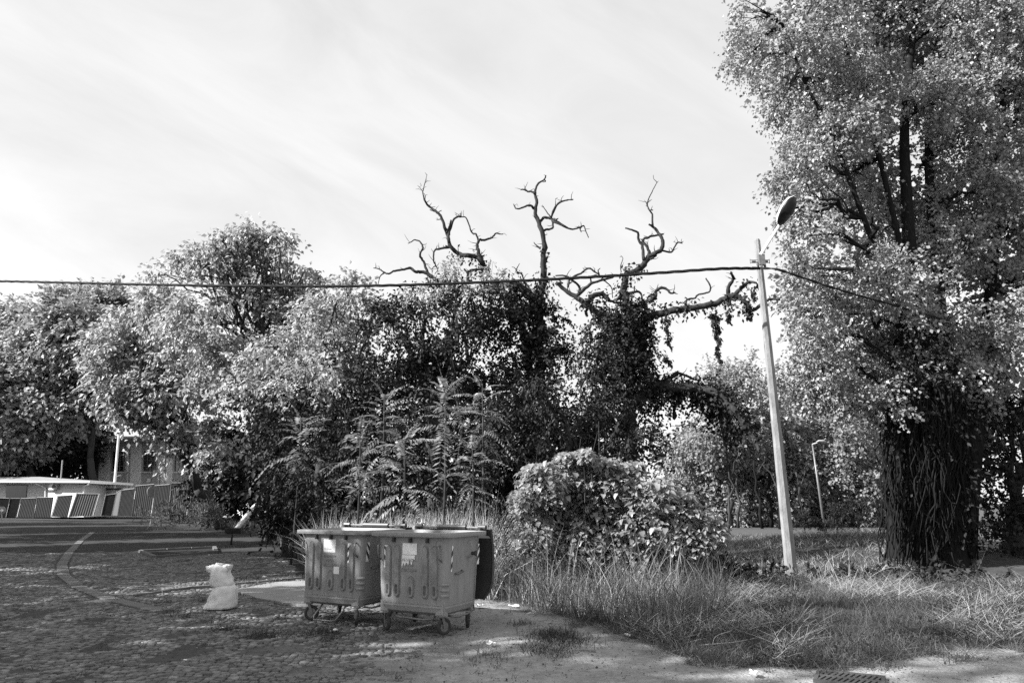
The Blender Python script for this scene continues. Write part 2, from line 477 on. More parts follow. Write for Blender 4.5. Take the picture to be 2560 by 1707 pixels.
for i, (d_, x, y, w, h, lift, rz, k) in enumerate(stones[:300]):
    o = bpy.data.objects.new('sett', SM[k]); COL.objects.link(o); o.parent = pave
    o.location = (x, y, ground_z(x, y) + lift); o.rotation_euler = (rs.uniform(-.05, .05), rs.uniform(-.05, .05), ang + rz); o.scale = (w, h, 1)
base = [(np.array([vv.co[:] for vv in me.vertices]), [tuple(p.vertices) for p in me.polygons]) for me in SM]
Vs = []; Fs = []; kk = 0
for (d_, x, y, w, h, lift, rz, k) in stones[300:]:
    bv, bf = base[k]; c_, s_ = math.cos(ang + rz), math.sin(ang + rz)
    P = bv * np.array([w, h, 1]); Q = np.empty_like(P)
    Q[:, 0] = P[:, 0] * c_ - P[:, 1] * s_ + x; Q[:, 1] = P[:, 0] * s_ + P[:, 1] * c_ + y
    Q[:, 2] = P[:, 2] + P[:, 0] * rs.uniform(-.06, .06) + P[:, 1] * rs.uniform(-.06, .06) + ground_z(x, y) + lift
    Vs.append(Q); Fs += [tuple(q + kk for q in f) for f in bf]; kk += len(Q)
me = bpy.data.meshes.new('sett_field'); me.from_pydata(np.concatenate(Vs).tolist(), [], Fs)
a_ = me.attributes.new('shade', 'FLOAT', 'FACE'); per = len(base[0][1]); a_.data.foreach_set('value', np.repeat(rs.uniform(-.38, .38, len(stones) - 300), per).astype(np.float32))
me.polygons.foreach_set('use_smooth', [True] * len(me.polygons))
tag(link('sett_field', me, M['stone'], pave), kind='stuff')

# curved channel of flat kerb stones
strip = tag(bpy.data.objects.new('kerb_strip', None), kind='structure'); COL.objects.link(strip)
dense = []
for i in range(len(arc_w) - 1):
    for q in range(12): dense.append(arc_w[i].lerp(arc_w[i + 1], q / 12))
dense.append(arc_w[-1])
acc = 0; seg = [dense[0]]
for p, q in zip(dense, dense[1:]):
    acc += (q - p).length; seg.append(q)
    if acc > 0.62:
        a, b_ = seg[0], seg[-1]; dd = (b_ - a).normalized(); s = Vector((-dd.y, dd.x, 0)); g = dd * 0.012
        m = MB(); zt = 0.012 + random.uniform(-.004, .004); w1 = 0.125
        mid = (a + b_) / 2; zz = ground_z(mid.x, mid.y)
        pts = [a + g - s * w1, b_ - g - s * w1, b_ - g + s * w1, a + g + s * w1]
        m.loft([[(p_.x, p_.y, zz - .05) for p_ in pts], [(p_.x, p_.y, zz + zt) for p_ in pts], [(p_.x * .97 + mid.x * .03, p_.y * .97 + mid.y * .03, zz + zt + .006) for p_ in pts]], cap0=False)
        m.build('kerb_stone', M['kerb'], strip)
        seg = [q]; acc = 0

# tree pit with a stone frame
pc = sum(PIT_C, Vector()) / 4
pit = thing('tree_pit', 'empty rectangular tree pit framed by kerb stones in the cobbles', 'tree pit', (pc.x, pc.y, 0))
for i in range(4):
    a, b_ = PIT_C[i], PIT_C[(i + 1) % 4]; n = max(1, round((b_ - a).length / 0.8)); dd = (b_ - a) / n
    for k in range(n):
        p0 = a + dd * k; c = p0 + dd / 2; m = MB()
        R = Matrix.Rotation(math.atan2(dd.y, dd.x), 3, 'Z')
        m.box((c.x, c.y, 0.02 + random.uniform(-.01, .01)), (dd.length - .015, 0.13, 0.14), R, 0.97)
        m.build('kerb_stone', M['kerb'], pit, world=True)
m = MB(); q = [pc + (p - pc) * 0.97 for p in PIT_C]
m.add([(p.x, p.y, 0.022) for p in q], [(3, 2, 1, 0)] if (q[1] - q[0]).cross(q[2] - q[0]).z < 0 else [(0, 1, 2, 3)])
m.build('soil', M['soil'], pit, world=True)

# concrete slab beside the bins
m = MB(); pts = SLAB
if (pts[1] - pts[0]).cross(pts[2] - pts[0]).z < 0: pts = pts[::-1]
m.loft([[(p.x, p.y, -.05) for p in pts], [(p.x, p.y, 0.034) for p in pts]], cap0=False)
slab = m.build('concrete_slab', M['slab']); tag(slab, kind='structure')
edge = [gnd(325, 1494), gnd(400, 1483), gnd(480, 1471), gnd(560, 1466), gnd(640, 1458), gnd(700, 1452), gnd(755, 1448)]
ek = tag(bpy.data.objects.new('kerb_line', None), kind='structure'); COL.objects.link(ek)
for a, b_ in zip(edge, edge[1:]):
    n = max(1, round((b_ - a).length / .7)); dd = (b_ - a) / n
    for k in range(n):
        c = a + dd * (k + .5); m = MB()
        m.box((c.x, c.y, 0.0), (dd.length - .02, 0.10, 0.09 + random.uniform(0, .02)), Matrix.Rotation(math.atan2(dd.y, dd.x), 3, 'Z'), .98)
        m.build('kerb_stone', M['kerb'], ek)

# drain grating at the bottom edge
gp = on(2125, 1702)
gr_ = thing('drain_grate', 'dark iron drain grating set in the sandy ground near the bottom edge', 'drain', (gp.x, gp.y, gp.z + .02), math.radians(-28))
m = MB()
for s in (-1, 1):
    m.box((0, s * .23, 0), (.62, .035, .03)); m.box((s * .29, 0, 0.0005), (.035, .42, .03))
m.box((0, 0, 0.001), (.54, .03, .028)); m.build('grate_frame', M['iron'], gr_)
m0 = MB(); m0.box((0, 0, 0), (.026, .195, .026)); bar = m0.mesh('bar'); bar.materials.append(M['iron'])
for i in range(11):
    for s in (-1, 1):
        o = bpy.data.objects.new('grate_bar', bar); COL.objects.link(o); o.parent = gr_; o.location = (-.25 + i * .05, s * .112, -.002); o.rotation_euler = (0, 0, math.radians(-14))
m = MB(); m.box((0, 0, -.014), (.55, .42, .002)); m.build('dark_sheet', M['black'], gr_)  # thin black sheet stands in for the dark hollow below the bars

# ------------------------------------------------------------------ bins
def rrect(L_, W_, z, r, n=6, dx=0, dy=0):
    pts = []
    for cx, cy, a0 in ((1, -1, -90), (1, 1, 0), (-1, 1, 90), (-1, -1, 180)):
        for k in range(n + 1):
            a = math.radians(a0 + 90 * k / n)
            pts.append((cx * (L_ / 2 - r) + r * math.cos(a) + dx, cy * (W_ / 2 - r) + r * math.sin(a) + dy, z))
    return pts
BL, BW = 1.18, 0.90          # body at the top
Z0, Z1, ZR = 0.25, 1.09, 1.132
def half(z):                  # taper of the front wall
    k = (z - 0.30) / (Z1 - 0.30)
    return (1.10 + (BL - 1.10) * k) / 2, (0.83 + (BW - 0.83) * k) / 2
def stadium(m, x, z0, z1, w, y, depth, dark=False):
    rings = []
    for q, dep in ((1.0, 0.004), (0.82, -depth)):
        ring = []
        for k in range(8): a = math.pi * k / 7; ring.append((x + w / 2 * q * math.cos(a), z1 - w / 2 + w / 2 * q * math.sin(a)))
        for k in range(8): a = math.pi + math.pi * k / 7; ring.append((x + w / 2 * q * math.cos(a), z0 + w / 2 + w / 2 * q * math.sin(a)))
        rings.append([(px, y(pz) + dep, pz) for px, pz in ring])
    m.loft(rings, cap0=False)
def text_mesh(txt, size):
    cu = bpy.data.curves.new('t', 'FONT'); cu.body = txt; cu.size = size; cu.extrude = 0.004; cu.align_x = 'CENTER'; cu.resolution_u = 1
    o = bpy.data.objects.new('t', cu); COL.objects.link(o); dg = bpy.context.evaluated_depsgraph_get()
    me = bpy.data.meshes.new_from_object(o.evaluated_get(dg)); bpy.data.objects.remove(o); me.materials.clear(); return me

def make_bin(label, loc, rot, swivel, foot_down, second):
    t = thing('waste_container', label, 'waste container', loc, rot, 'wheeled steel waste containers on the cobbles')
    t.scale = (.97, .97, 1.13)
    m = MB(); rings = [rrect(.80, .54, Z0 - .045, .12), rrect(.96, .68, Z0 - .03, .13), rrect(1.07, .80, Z0, .13), rrect(1.105, .835, .30, .13)]
    for z in (.303, .33): h = half(z); rings.append(rrect(h[0] * 2 + .012 * (z < .32), h[1] * 2 + .012 * (z < .32), z, .12))
    for z in (.5, .7, .9, Z1): h = half(z); rings.append(rrect(h[0] * 2, h[1] * 2, z, .10 + .0 * z))
    m.loft(rings, cap1=False)
    m.build('body', M['bin'], t, smooth=False)
    m = MB(); rings = []
    for z in (Z1, .7, .36): h = half(z); rings.append(rrect(h[0] * 2 - .03, h[1] * 2 - .03, z, .09)[::-1])
    m.loft(rings, cap0=False, cap1=True); m.build('inner_wall', M['bin_dark'], t)
    m = MB(); O = [rrect(BL + .13, BW + .12, Z1 - .004, .03), rrect(BL + .14, BW + .13, Z1 + .02, .03), rrect(BL + .135, BW + .125, ZR, .03), rrect(BL + .02, BW + .0, ZR + .004, .06), rrect(BL - .03, BW - .03, Z1, .09)]
    m.loft(O, cap0=False, cap1=False); m.loft([rrect(BL - .005, BW - .005, Z1 - .012, .09)[::-1], rrect(BL + .13, BW + .12, Z1 - .004, .03)[::-1]], False, False)
    m.build('rim', M['bin_rim'], t)
    fy = lambda z: -half(z)[1]
    for x, z0, z1 in ((-.41, .40, .98), (-.25, .40, .98), (0.0, .40, .63), (.25, .40, .98), (.41, .40, .98)):
        m = MB(); stadium(m, x * (0.94), z0, z1, .09, fy, .024); rb_ = m.build('rib', M['bin_rib'], t)
        gz = [(x * .94 + .054 * math.cos(a_), (z1 - .045 if a_ < math.pi else z0 + .045) + .054 * math.sin(a_)) for a_ in [math.pi * q_ / 6 for q_ in range(7)] + [math.pi + math.pi * q_ / 6 for q_ in range(7)]]
        gz.append(gz[0]); m = MB(); m.tube([(gx_, fy(gz_) - .002, gz_) for gx_, gz_ in gz], .0028, 4); m.build('rib_outline', M['rib_outline'], rb_)
        m = MB(); stadium(m, x * (0.94), z0 + .03, z0 + .13 + .03 * random.random(), .052, lambda z: fy(z) - .024, .002); m.build('worn_patch', M['worn'], rb_)
    for z in (.44, .50, .56):            # pressed ribs around the front right corner
        m = MB(); h = half(z); pts = [p for p in rrect(h[0] * 2 + .016, h[1] * 2 + .016, z, .10)[0:7]]
        m.tube(pts, [.004] + [.016] * (len(pts) - 2) + [.004], 6); m.build('corner_rib', M['bin_rib'], t)
    for x in (-.53, .47):                # grab handles
        m = MB(); m.tube([(x, fy(.99) - .01, .99), (x, fy(.98) - .05, .975), (x, fy(.9) - .055, .90), (x + .01, fy(.85) - .05, .85), (x + .03, fy(.81) - .01, .815)], .011, 6)
        m.build('handle', M['steel'], t, smooth=True)
    for x in (-.28, .0, .28):
        m = MB(); m.box((x, fy(1.05) - .025, 1.045), (.03, .05, .05)); m.build('rim_bracket', M['bin_dark'], t)
    for sx in (-1, 1):
        for sy in (-1, 1):
            m = MB(); m.box((sx * .455, sy * .345, .285), (.135, .10, .13)); m.box((sx * .455, sy * (.40), .285), (.118, .012, .10))
            m.build('corner_bracket', M['bin_rim'], t)
    m = MB(); h = half(.335); m.tube(rrect(h[0] * 2 + .006, h[1] * 2 + .006, .335, .12) + rrect(h[0] * 2 + .006, h[1] * 2 + .006, .335, .12)[:1], .005, 4); m.build('seam', M['bin_rim'], t)
    # casters
    k = 0
    for sx in (-1, 1):
        for sy in (-1, 1):
            sw = swivel[k]; k += 1
            c = Vector((sx * .455, sy * .345, 0)); R = Matrix.Rotation(sw, 3, 'Z')
            tr = R @ Vector((0.04, 0, 0)); w = c + tr + Vector((0, 0, .10)); ax = R @ Vector((0, 1, 0))
            cs = MB()
            cs.disc(c + Vector((0, 0, .212)), (0, 0, 1), .05, .018, 12)
            for s in (-1, 1):
                p1 = c + ax * .032 * s + Vector((0, 0, .20)); p2 = w + ax * .032 * s
                d = p2 - p1; L2 = d.length; Rz = d.to_track_quat('Z', 'Y').to_matrix()
                cs.box((p1 + p2) / 2, (.05, .006, L2 + .03), R @ Matrix.Rotation(math.atan2(.04, -.10) - math.pi, 3, 'Y'), .6)
            f = cs.build('caster', M['steel'], t)
            wm = MB(); rr = [( .062, -.022), (.09, -.024), (.1, -.014), (.1, .014), (.09, .024), (.062, .022)]
            side = ax.cross(Vector((0, 0, 1))).normalized()
            rings = []
            for q in range(21):
                a = 2 * math.pi * q / 20; dv = side * math.cos(a) + Vector((0, 0, 1)) * math.sin(a)
                rings.append([w + Vector((dv.x * 1.08, dv.y * 1.08, dv.z * .93)) * r_ + ax * o_ for r_, o_ in rr])
            wm.loft(rings, False, False); wm.build('tyre', M['rubber'], f, smooth=True)
            hm = MB(); hm.disc(w, ax, .064, .034, 18); hm.disc(w, ax, .02, .05, 10); hm.build('wheel_rim', M['steel'], f)
    # front foot bar
    m = MB()
    if foot_down: pts = [(-.22, -.30, .23), (-.25, -.36, .16), (-.27, -.44, .08), (-.24, -.47, .045), (.10, -.47, .045), (.16, -.46, .06), (.22, -.38, .16), (.24, -.33, .25)]
    else: pts = [(-.30, -.30, .22), (-.28, -.37, .185), (-.2, -.40, .175), (.2, -.38, .165), (.3, -.33, .175), (.34, -.28, .22)]
    m.tube(pts, .013, 7); m.build('foot_bar', M['steel'], t, smooth=True)
    m = MB(); hx = half(.3)[0]
    m.tube([(hx - .06, -.24, .21), (hx + .05, -.20, .20), (hx + .10, -.02, .215), (hx + .09, .20, .24), (hx + .02, .30, .27)], .012, 7); m.build('side_bar', M['steel'], t, smooth=True)
    # trunnion, side grip, cord
    for s in (-1, 1):
        hx = half(.92)[0]
        m = MB(); m.loft([[(s * (hx - .005), y0 + .12, z) for y0, z in ((-.04, 1.05), (.05, 1.05), (.075, .86), (.05, .83), (-.05, .83), (-.075, .86))][::s], [(s * (hx + .055), y0 + .12, z) for y0, z in ((-.02, .99), (.02, .99), (.045, .88), (.03, .85), (-.03, .85), (-.045, .88))][::s]], False, True)
        tr = m.build('trunnion', M['bin_rib'], t)
        m = MB(); m.disc((s * (hx + .085), .12, .885), (1, 0, 0), .022, .07, 12); m.disc((s * (hx + .12), .12, .885), (1, 0, 0), .032, .012, 12); m.build('trunnion_pin', M['bin_dark'], tr)
        m = MB(); hx = half(.68)[0]; m.tube([(s * (hx - .01), -.22, .675), (s * (hx + .04), -.21, .67), (s * (hx + .045), -.06, .69), (s * (hx - .01), -.05, .70)], .011, 7); m.build('side_grip', M['steel'], t, smooth=True)
    if second:
        m = MB(); m.tube([(BL / 2 + .03, .33, 1.07), (BL / 2 - .0, .33, .7), (BL / 2 - .03, .335, .3), (BL / 2 - .02, .30, .22)], .006, 5); m.build('cord', M['bin_rim'], t)
    # hinge tube with rollers
    hy = BW / 2 + .10; hz = ZR + .035
    m = MB(); m.tube([(-.60, hy, hz), (.60, hy, hz)], .014, 8); m.build('hinge_rod', M['steel'], t)
    for x0, x1 in ((-.62, -.50), (-.22, .28), (.50, .62)):
        m = MB(); m.tube([(x0, hy, hz), (x1, hy, hz)], .034, 12); m.build('hinge_roller', M['hinge'], t, smooth=False)
    for s in (-1, 1):
        m = MB(); m.box((s * .56, hy - .05, hz - .02), (.03, .10, .04)); m.build('hinge_arm', M['hinge'], t)
    # lid hanging open behind
    m = MB(); prof = []
    for q in range(9):
        z = hz - .02 - q / 8 * .84; yy = hy + .05 + .07 * math.sin(math.pi * q / 8)
        wx = .66 if q < 7 else (.63 if q == 7 else .54)
        prof.append((z, yy, wx))
    rings = [[(-wx, yy, z), (wx, yy, z), (wx, yy + .035, z), (-wx, yy + .035, z)] for z, yy, wx in prof]
    lid = m.loft(rings).build('lid', M['lid'], t)
    m = MB()
    for s in (-1, 1):
        m = MB(); m.tube([(s * (wx + .005), yy + .018, z) for z, yy, wx in prof], .024, 6); m.build('lid_edge', M['hinge'], lid)
    # paper stickers: thin sheets following the front wall
    tl = math.atan2(half(Z1)[1] - half(.3)[1], Z1 - .3)
    def sticker(name, x0, x1, z0, z1, mat, off=.004, ragged=0):
        m = MB(); r = random.Random(int(abs(x0) * 100))
        if ragged:
            xs = [x0 + (x1 - x0) * i / 8 for i in range(9)]
            low = [z0 + (ragged * (.0 if i < 1 else (.25 + .75 * r.random()) * (0.5 + .08 * i))) for i in range(9)]
            vs = [(x, fy(z1) - off, z1) for x in xs] + [(x, fy(z) - off, z) for x, z in zip(xs, low)]
            m.add(vs, [(i + 1, i, i + 9, i + 10) for i in range(8)])
        else:
            m.add([(x0, fy(z0) - off, z0), (x1, fy(z0) - off, z0), (x1, fy(z1) - off, z1), (x0, fy(z1) - off, z1)], [(0, 1, 2, 3)])
        return m.build(name, mat, t)
    def stripes(x0, x1, z0, z1, direction, side=False, pos=None):
        if side:   # on the right wall: x is local y
            g = lambda u, z, off: (half(z)[0] + off, u, z)
        else:
            g = lambda u, z, off: (u, fy(z) - off, z)
        m = MB(); m.add([g(x0, z0, .004), g(x1, z0, .004), g(x1, z1, .004), g(x0, z1, .004)], [(0, 1, 2, 3)])
        pl = m.build('warning_sticker', M['paper'], t)
        w = x1 - x0; hh = (z1 - z0) / 4.3
        for i in range(2):
            zb = z0 + hh * (.25 + 2.0 * i); m = MB()
            if direction > 0: q = [(x0, zb), (x1, zb + w * 1.2), (x1, zb + w * 1.2 + hh), (x0, zb + hh)]
            else: q = [(x0, zb + w * 1.2), (x1, zb), (x1, zb + hh), (x0, zb + w * 1.2 + hh)]
            q = [(u, min(z, z1)) for u, z in q]
            m.add([g(u, z, .006) for u, z in q], [(0, 1, 2, 3)]); m.build('black_stripe', M['black'], pl)
    if not second:
        sticker('notice', -.155, .075, .86, 1.02, M['paper']); m = MB()
        m.add([(-.15, fy(.90) - .006, .902), (.0, fy(.90) - .006, .897), (.0, fy(.9) - .006, .902), (-.15, fy(.9) - .006, .906)], [(0, 1, 2, 3)]); m.build('tear', M['bin_rib'], t)
        sticker('label_plate', .05, .155, .60, .69, M['white'])
        stripes(.305, .385, .74, .98, +1); stripes(-.36, -.29, .76, .99, -1, side=True)
    else:
        sticker('notice', -.145, .095, .88, 1.01, M['paper']); sticker('torn_notice', -.155, .06, .72, .875, M['paper'], .005, ragged=.12)
        stripes(-.455, -.385, .72, .98, -1); stripes(.36, .425, .74, .98, +1, side=True)
        sticker('label_plate', .345, .39, .685, .735, M['white']); stripes(-.33, -.30, .70, .99, 1, side=True)
    for txt, z in (('PROIBIDO', .80), ('FOGO', .745), ('RESCALDO', .69)):
        me = text_mesh(txt, .052); o = link('embossed_text', me, M['bin_rim'], t)
        o.location = (-.03, fy(z) - .003, z); o.rotation_euler = (math.radians(90) - tl * -1, 0, 0)
    return t
b2 = gnd(1100, 1594)       # front right wheel of the right bin
TH = math.radians(-27)
def bin_loc(px, py):        # from the pixel of the front right caster
    p = gnd(px, py); off = Matrix.Rotation(TH, 3, 'Z') @ Vector((.47, -.36, 0)); return (p.x - off.x, p.y - off.y, 0.018)
lb = make_bin('left waste container, with small square label and foot bar swung down', bin_loc(892, 1568), TH, (0.5, 2.4, -0.9, 1.5), True, False)
rb = make_bin('right waste container, with torn notice and cord hanging down its side', bin_loc(1105, 1595), TH, (-0.6, 2.0, 1.2, -1.1), False, True)

# ------------------------------------------------------------------ sack
sp = gnd(551, 1524)
sack = thing('rubbish_sack', 'white woven sack with ruffled open top standing on the cobbles', 'sack', (sp.x, sp.y, .02)); sack.scale = (1, 1, .93)
def sack_blob(m, prof, seed, amp, fold, top=0.0, capz=None):
    NN = 64; rings = []
    for i, (z, rx, ry, dx) in enumerate(prof):
        ring = []; k_ = i / (len(prof) - 1)
        for k in range(NN):
            a = 2 * math.pi * k / NN; ca_, sa_ = math.cos(a), math.sin(a)
            w = noise.noise(Vector((ca_ * 1.3 + seed, sa_ * 1.3, z * 4))) * amp + noise.noise(Vector((ca_ * 3.2, sa_ * 3.2 + seed, z * 13))) * amp * .55
            w += noise.noise(Vector((a * 1.1 + z * 4, z * 30, seed))) * fold
            w += top * k_ ** 1.5 * (.05 * math.sin(4 * a + .6 + seed) + .06 * math.sin(7 * a + 2 + z * 10))
            zz = z + top * k_ ** 2 * (.022 * math.cos(a + 1.9) + .010 * math.sin(3 * a + 1.2) + .008 * math.sin(8 * a))
            ring.append((dx + rx * (1 + w) * ca_, ry * (1 + w) * sa_, zz))
        rings.append(ring)
    last = rings[-1]; cx_ = prof[-1][3]; c0 = sum(p[2] for p in last) / NN
    for f_, up_ in ((.86, .028), (.62, .042), (.3, .022)):
        rings.append([((x - cx_) * f_ + cx_, y * f_, z * f_ + c0 * (1 - f_) + up_ * .6 + .010 * noise.noise(Vector((x * 22, y * 22, seed)))) for x, y, z in last])
    m.loft(rings, True, True)
m = MB()
sack_blob(m, [(0.0, .20, .15, -.03), (.012, .262, .19, -.03), (.05, .255, .195, -.015), (.10, .236, .19, .0), (.16, .224, .185, .015), (.22, .216, .175, .03), (.28, .212, .165, .042), (.33, .20, .155, .05), (.37, .175, .135, .055), (.395, .13, .11, .05)], 1.0, .13, .13)
so = m.build('sack_body', M['sack'], sack, smooth=True)
m = MB()
sack_blob(m, [(.33, .10, .09, .01), (.35, .15, .12, .0), (.375, .185, .145, -.01), (.41, .195, .15, -.018), (.46, .188, .148, -.028), (.51, .182, .142, -.038), (.56, .172, .135, -.05), (.60, .168, .13, -.058), (.63, .18, .135, -.066), (.665, .19, .138, -.074), (.69, .186, .132, -.078)], 5.0, .16, .09, top=1.0)
m.build('sack_neck', M['sack'], sack, smooth=True)
for k, (px_, pz_, sx_, hh_) in enumerate(((-.175, .60, .088, .10), (-.07, .62, .072, .135), (.035, .61, .085, .115))):      # three crumpled folds of the mouth
    m = MB(); rings = []
    for i in range(8):
        q = i / 7; w_ = sx_ * (.75 + .35 * q) * (1 if q < .85 else .86)
        rings.append([(px_ + (px_ + .07) * .25 * q + w_ * (1 + .55 * noise.noise(Vector((math.cos(a_) * 1.5, math.sin(a_) * 1.5 + q * 2, k * 3.)))) * math.cos(a_), -.04 + .62 * w_ * (1 + .5 * noise.noise(Vector((math.cos(a_) * 2, math.sin(a_) * 2 + q * 3, k + 9.)))) * math.sin(a_),
                       pz_ + hh_ * q + .035 * noise.noise(Vector((math.cos(a_) * 2, math.sin(a_) * 2, k + 5.))) * q) for a_ in [2 * math.pi * j / 18 for j in range(18)]])
    m.loft(rings); m.build('mouth_fold', M['sack'], sack, smooth=True)

# ------------------------------------------------------------------ street lamp with pole
pb = on(1980, 1442); pt = at(1893, 602, pb.y - .05)
lamp = thing('street_lamp', 'tall tapered concrete pole with a tilted round-backed lamp head carrying the cables', 'street lamp', tuple(pb))
m = MB(); rings = []
for i in range(15):
    k = i / 14; c = pb.lerp(pt, k) - Vector((0, 0, .15 * (k == 0))); hw = (.148 * (1 - k) + .078 * k); hd = hw * .85; ch = hw * .55
    R = Matrix.Rotation(math.radians(24), 3, 'Z')
    ring = [(-hw + ch, -hd), (hw - ch, -hd), (hw, -hd + ch), (hw, hd - ch), (hw - ch, hd), (-hw + ch, hd), (-hw, hd - ch), (-hw, -hd + ch)]
    rings.append([c + R @ Vector((x, y, 0)) for x, y in ring])
tp = rings[-1]; cc = sum(tp, Vector()) / 8
rings.append([cc + (p - cc) * .75 + Vector((0, 0, .04)) for p in tp])
m.loft(rings); m.build('pole', M['concrete'], lamp, world=True)
D0 = pb.y
a0 = at(1903, 668, D0 - .14); a1 = at(1900, 640, D0 - .16); a2 = at(1953, 556, D0 - .5)
m = MB(); m.tube([a0, a1, a1.lerp(a2, .5), a2], [.045, .042, .036, .034], 10); m.build('arm', M['white'], lamp, True, smooth=True)
m = MB(); m.box(at(1904, 650, D0 - .16), (.15, .1, .28)); m.build('arm_clamp', M['steel'], lamp, True)
h0 = at(1949, 562, D0 - .5); h1 = at(1985, 490, D0 - .95)
ax = (h1 - h0).normalized(); Lh = (h1 - h0).length
up = Vector((-.52, .74, .42)); up = (up - ax * up.dot(ax)).normalized(); sd = ax.cross(up).normalized()
def halfshell(top):
    m = MB(); rings = []
    for i in range(15):
        k = i / 14; w = .07 + .15 * math.sin(math.pi * min(1, k * 1.0)) ** .6 * (1 if k < .6 else 1) - .06 * (k > .93) * 1
        if k > .85: w *= math.sqrt(max(0, 1 - ((k - .85) / .152) ** 2))
        hgt = (w * .62 if top else -w * (.62 if k > .36 else .42))
        c = h0 + ax * Lh * k; ring = []
        for q in range(13):
            a = math.pi * q / 12
            ring.append(c + sd * math.cos(a) * w * (1.04 if top else 1) + up * math.sin(a) * hgt)
        rings.append(ring)
    m.loft(rings, True, True); return m
halfshell(True).build('lamp_housing', M['white'], lamp, True, smooth=True)
halfshell(False).build('lamp_bowl', M['glass'], lamp, True, smooth=True)
m = MB()
for s in (-1, 1):
    a = at(1890 + s * 12, 655, D0 - .02); 
for py in (655, 668): m.tube([at(1880, py - 1, D0 - .1), at(1912, py + 1, D0 - .1)], .008, 5)
m.build('clamp_band', M['steel'], lamp, True)
for dx in (-1, 1):
    m = MB(); c0 = at(1900 + dx * 5, 657, D0 - .15); c1 = at(1900 + dx * 24, 657, D0 - .15)
    m.tube([c0, c1], .008, 5); m.tube([c0 + Vector((0, 0, .075)), c1 + Vector((0, 0, .075))], .008, 5); m.tube([c1 - Vector((0, 0, .02)), c1 + Vector((0, 0, .1))], .010, 5)
    m.disc(c0.lerp(c1, .55) + Vector((0, 0, .037)), (1, 0, 0), .03, .09, 10); m.build('cable_bracket', M['steel'], lamp, True)
m = MB(); m.tube([at(1912, 655, D0 - .15), at(1913, 672, D0 - .15)], [.02, .035], 8); m.build('insulator', M['hinge'], lamp, True)

def interp(pts, n):
    """Catmull-Rom through points"""
    P = [Vector(p) for p in pts]; P = [P[0] * 2 - P[1]] + P + [P[-1] * 2 - P[-2]]; outp = []
    for i in range(1, len(P) - 2):
        for q in range(n):
            t_ = q / n
            outp.append(0.5 * ((2 * P[i]) + (P[i + 1] - P[i - 1]) * t_ + (2 * P[i - 1] - 5 * P[i] + 4 * P[i + 1] - P[i + 2]) * t_ ** 2 + (3 * P[i] - P[i - 1] - 3 * P[i + 1] + P[i + 2]) * t_ ** 3))
    outp.append(P[-2]); return outp
def cable(name, pts, r, label, strands, pitch, sag=.0):
    path = interp(pts, 24)
    t = thing(name, label, 'cable', tuple(path[len(path) // 2]))
    for s in range(strands):
        m = MB(); dist = 0; pp = []
        for i, p in enumerate(path):
            if i: dist += (p - path[i - 1]).length
            a = dist / pitch * 6.283 + 6.283 * s / strands
            pp.append(p + Vector((.3 * math.cos(a), math.cos(a) * .6, math.sin(a))) * r * 1.0)
        m.tube(pp, r, 6); m.build('strand', M['cable'], t, True, smooth=True)
    return t
cable('overhead_cable', [at(x, y, D) for x, y, D in ((-260, 701, 21), (0, 703, 20), (400, 712, 18.6), (740, 716, 17.6), (950, 714, 17.1), (1180, 707, 16.7), (1400, 697, 16.3), (1650, 682, 16), (1800, 672, 15.8), (1900, 671, D0 - .2))],
      .021, 'long black twisted cable sagging across the sky from the left to the pole', 3, 1.15)
cable('overhead_cable', [at(x, y, D) for x, y, D in ((1900, 671, D0 - .2), (1940, 673, 15.7), (2000, 692, 15.9), (2100, 725, 16.3), (2230, 762, 16.8), (2400, 810, 18))],
      .017, 'shorter black cable dropping from the pole into the poplar on the right', 2, 1.0)

# ------------------------------------------------------------------ foliage
def lobe(px, py, D, rx, ry, depth=None):
    c = at(px, py, D); k = (c - CAM).length / F * 0.985
    return (c, Vector((rx * k, (depth if depth else (rx + ry) / 2 * k), ry * k)))
KD_ = 2.6; KL_ = 1.06
def crown(rs, lobes, dens, cl_n, cl_r, Ln, Wd, droop=.5, shell=.38, gap=-.15, gfreq=.5, horiz=1.0, zmin=0.15, up=.8):
    """leaf clusters through the lobes' volumes; returns Soup and cluster centres per lobe"""
    S = Soup(); cents = []
    gap -= .10
    for c, r in lobes:
        n = int(dens * KD_ * (r.x * r.z + r.x * r.y + r.y * r.z) / 3 * 4) + 3
        d = unit(rs.normal(size=(n, 3))); q = rs.uniform(0, 1, (n, 1)) ** shell * rs.uniform(.85, 1.12, (n, 1))
        C = np.array(c) + d * q * np.array(r)
        keep = np.array([noise.noise(Vector(p) * gfreq) > gap for p in C]) & (C[:, 2] > zmin)
        C = C[keep]; d = d[keep]
        if not len(C): cents.append(C); continue
        cents.append(C)
        m_ = rs.poisson(cl_n, len(C)) + 2
        idx = np.repeat(np.arange(len(C)), m_)
        # each cluster is a few short drooping twigs carrying the leaves
        tw = unit(rs.normal(size=(len(C), 4, 3)).reshape(-1, 3) + np.repeat(d, 4, 0) * .9).reshape(len(C), 4, 3)
        td = tw[idx, rs.randint(4, size=len(idx))]; u = rs.uniform(-.25, 1.0, (len(idx), 1))
        o = td * u * cl_r * 2.3 + rs.normal(size=(len(idx), 3)) * cl_r * .22
        o[:, 2] -= (u[:, 0] ** 2) * cl_r * (.35 + .5 * max(0, droop))
        P = C[idx] + o; out_ = d[idx]
        D = rs.normal(size=P.shape) * .65 + td * .7 + out_ * .2; D[:, 2] -= droop
        N = rs.normal(size=P.shape) * .55 + out_ * .45; N[:, 2] += up
        l = rs.uniform(.65, 1.25, len(P)) * Ln * KL_
        ok = P[:, 2] > .05
        S.add(*leaf_geo(rs, P[ok], D[ok], N[ok], l[ok], l[ok] * Wd / Ln))
    return S, cents
